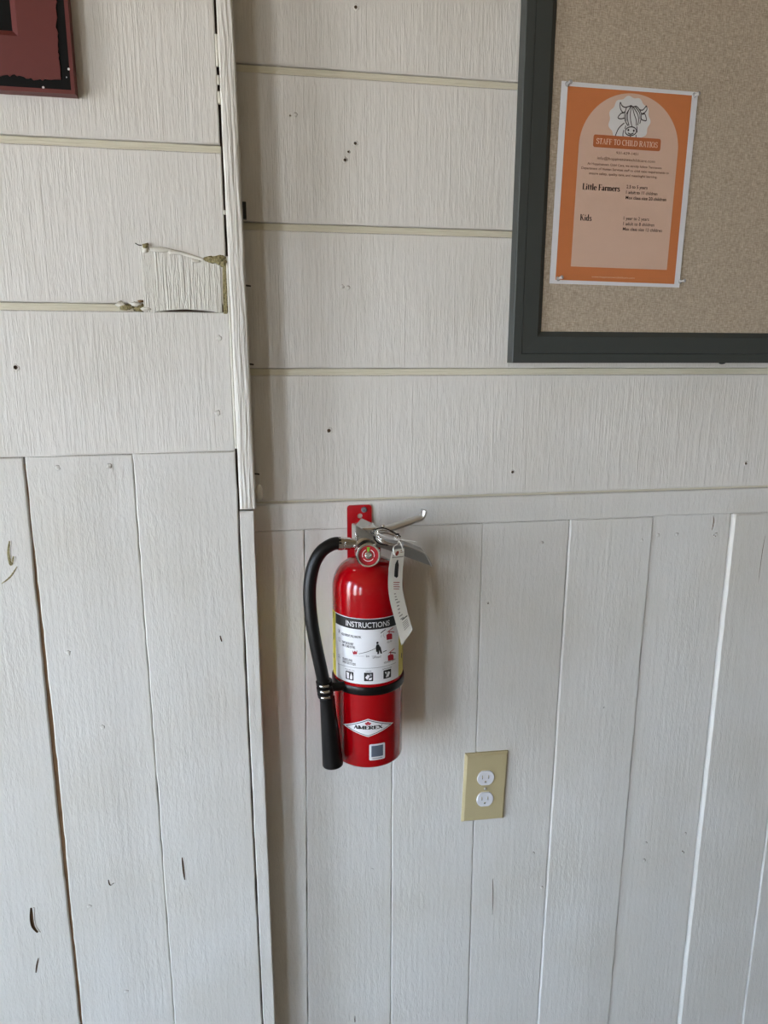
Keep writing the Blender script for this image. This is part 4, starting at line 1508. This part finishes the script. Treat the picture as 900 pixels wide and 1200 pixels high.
tube('pull_pin_ring', loop_pts(456, 629.5, 15, 6.5, .38, -.030), .0012, 'chrome', ex, n=10, closed=True, sub=4)
tube('pull_pin_ring', loop_pts(455, 631.5, 14, 6.0, .30, -.033), .0012, 'chrome', ex, n=10, closed=True, sub=4)
tube('pull_pin', [at(443, 622, AY - .034), at(443.5, 628, AY - .034), at(445, 634, AY - .030)], .0018, 'chrome', ex, n=10)
tube('tamper_seal', [at(*p) for p in ((437.5, 626, AY - .036), (440, 620.5, AY - .034), (449, 618.8, AY - .032), (458, 622, AY - .032), (466, 626.5, AY - .034), (469.5, 629, AY - .034))], .0010, 'blackplastic', ex, n=8)
tube('tamper_seal', [at(*p) for p in ((438.5, 628, AY - .036), (440, 633, AY - .036), (445, 637, AY - .037), (453, 638.5, AY - .038))], .0010, 'blackplastic', ex, n=8)
blob('seal_lock', at(465.5, 626, AY - .035), (.0034, .0022, .0016), 'blackplastic', ex, 3, .2)
blob('seal_lock', at(454, 638.3, AY - .039), (.0036, .0024, .0018), 'blackplastic', ex, 4, .2)
tube('seal_tail', [at(441, 624, AY - .037), at(455, 630, AY - .040), at(470, 632, AY - .042), at(489, 635, AY - .044)], .0006, 'tie', ex, n=6)

TY = AY - .052
lft = [(461.5, 644.0), (459.0, 650), (456.6, 660), (455.2, 676), (455.4, 692), (458.0, 708), (462.5, 725), (466.5, 740), (470.6, 756.3)]
rgt = [(473.5, 642.5), (473.9, 647), (472.6, 660), (471.6, 676), (471.8, 692), (474.0, 702), (477.0, 715), (480.2, 727), (483.6, 738)]
dl = [-.000, -.003, -.006, -.008, -.008, -.008, -.009, -.011, -.014]
PL = spline([at(x, y, TY + d) for (x, y), d in zip(lft, dl)], 4)
PR = spline([at(x, y, TY + d + .006) for (x, y), d in zip(rgt, dl)], 4)
nT = len(PL)


def on_tag(h):
    def f(u, v):                      # u across, v from the top (0) to the foot (1)
        t = min(max(v, 0), 1) * (nT - 1)
        i = min(int(t), nT - 2)
        p = lerp(PL[i], PL[i + 1], t - i)
        r = lerp(PR[i], PR[i + 1], t - i)
        d = (r - p).normalized()
        w = (PL[i + 1] - PL[i]).normalized()
        nrm = d.cross(w).normalized()
        if nrm.dot(CAM - p) < 0:
            nrm = -nrm
        return lerp(p, r, u) + nrm * h
    return f


V, F = [], []
for i in range(nT):
    for u in (0, .5, 1):
        V.append(on_tag(0)(u, i / (nT - 1)))
for i in range(nT):
    for u in (0, .5, 1):
        V.append(on_tag(-.0005)(u, i / (nT - 1)))
o3 = nT * 3
for i in range(nT - 1):
    for k in range(2):
        F.append((i * 3 + k, i * 3 + k + 1, i * 3 + k + 4, i * 3 + k + 3))
        F.append((o3 + i * 3 + k, o3 + i * 3 + k + 1, o3 + i * 3 + k + 4, o3 + i * 3 + k + 3))
    for k in (0, 2):
        F.append((i * 3 + k, i * 3 + 3 + k, o3 + i * 3 + 3 + k, o3 + i * 3 + k))
for i in (0, nT - 1):
    for k in range(2):
        F.append((i * 3 + k, i * 3 + k + 1, o3 + i * 3 + k + 1, o3 + i * 3 + k))
tg = pymesh('inspection_tag', V, F, 'tag', ex, True)
tg['label'] = 'curled grey-white card inspection tag'
ot = on_tag(.0003)
printed('tag_emblem', ellipse(.42, .115, .13, .045, 14), ot, 'tagred', tg, .03)
for k in range(3):
    printed('tag_print', rect(.68, .05 + .03 * k, .95, .062 + .03 * k, 2, 1), ot, 'tagred', tg)
printed('tag_print', rect(.10, .175, .95, .185, 4, 1), ot, 'tagink', tg)
for k in range(3):
    printed('tag_print', rect(.10, .13 + .016 * k, .30, .136 + .016 * k, 2, 1), ot, 'tagink', tg)
printed('tag_extinguisher_icon', poly([(.40, .26), (.47, .235), (.50, .215), (.60, .215), (.60, .235), (.68, .265), (.68, .37), (.58, .385), (.40, .37)]), ot, 'ink', tg, .05)
for k in range(4):
    printed('tag_print', rect(.36, .42 + .02 * k, .80 - .05 * (k % 2), .427 + .02 * k, 4, 1), ot, 'tagred', tg)
random.seed(4)
for k in range(9):
    v0 = .53 + .032 * k
    a0 = .34 + .05 * random.random()
    printed('tag_print', rect(a0, v0, a0 + .12 + .16 * random.random(), v0 + .010, 3, 1), ot, 'tagink', tg)
printed('tag_print', rect(.48, .80, .92, .812, 4, 1), ot, 'ink', tg)
for k in range(5):
    printed('tag_print', rect(.44, .835 + .018 * k, .86, .841 + .018 * k, 4, 1), ot, 'tagink', tg)
tube('tag_tie', [at(463.0, 651, TY - .004), at(461.0, 645, TY - .006), at(461.8, 640.5, TY + .000), at(466, 637.5, AY - .038), at(467.5, 634, AY - .036), at(470, 638, TY - .000), at(471.6, 643, TY - .002), at(472.2, 646.5, TY - .001)], .0008, 'tie', tg, n=8)

for o in bpy.data.objects:
    if '_w' in o:
        del o['_w']
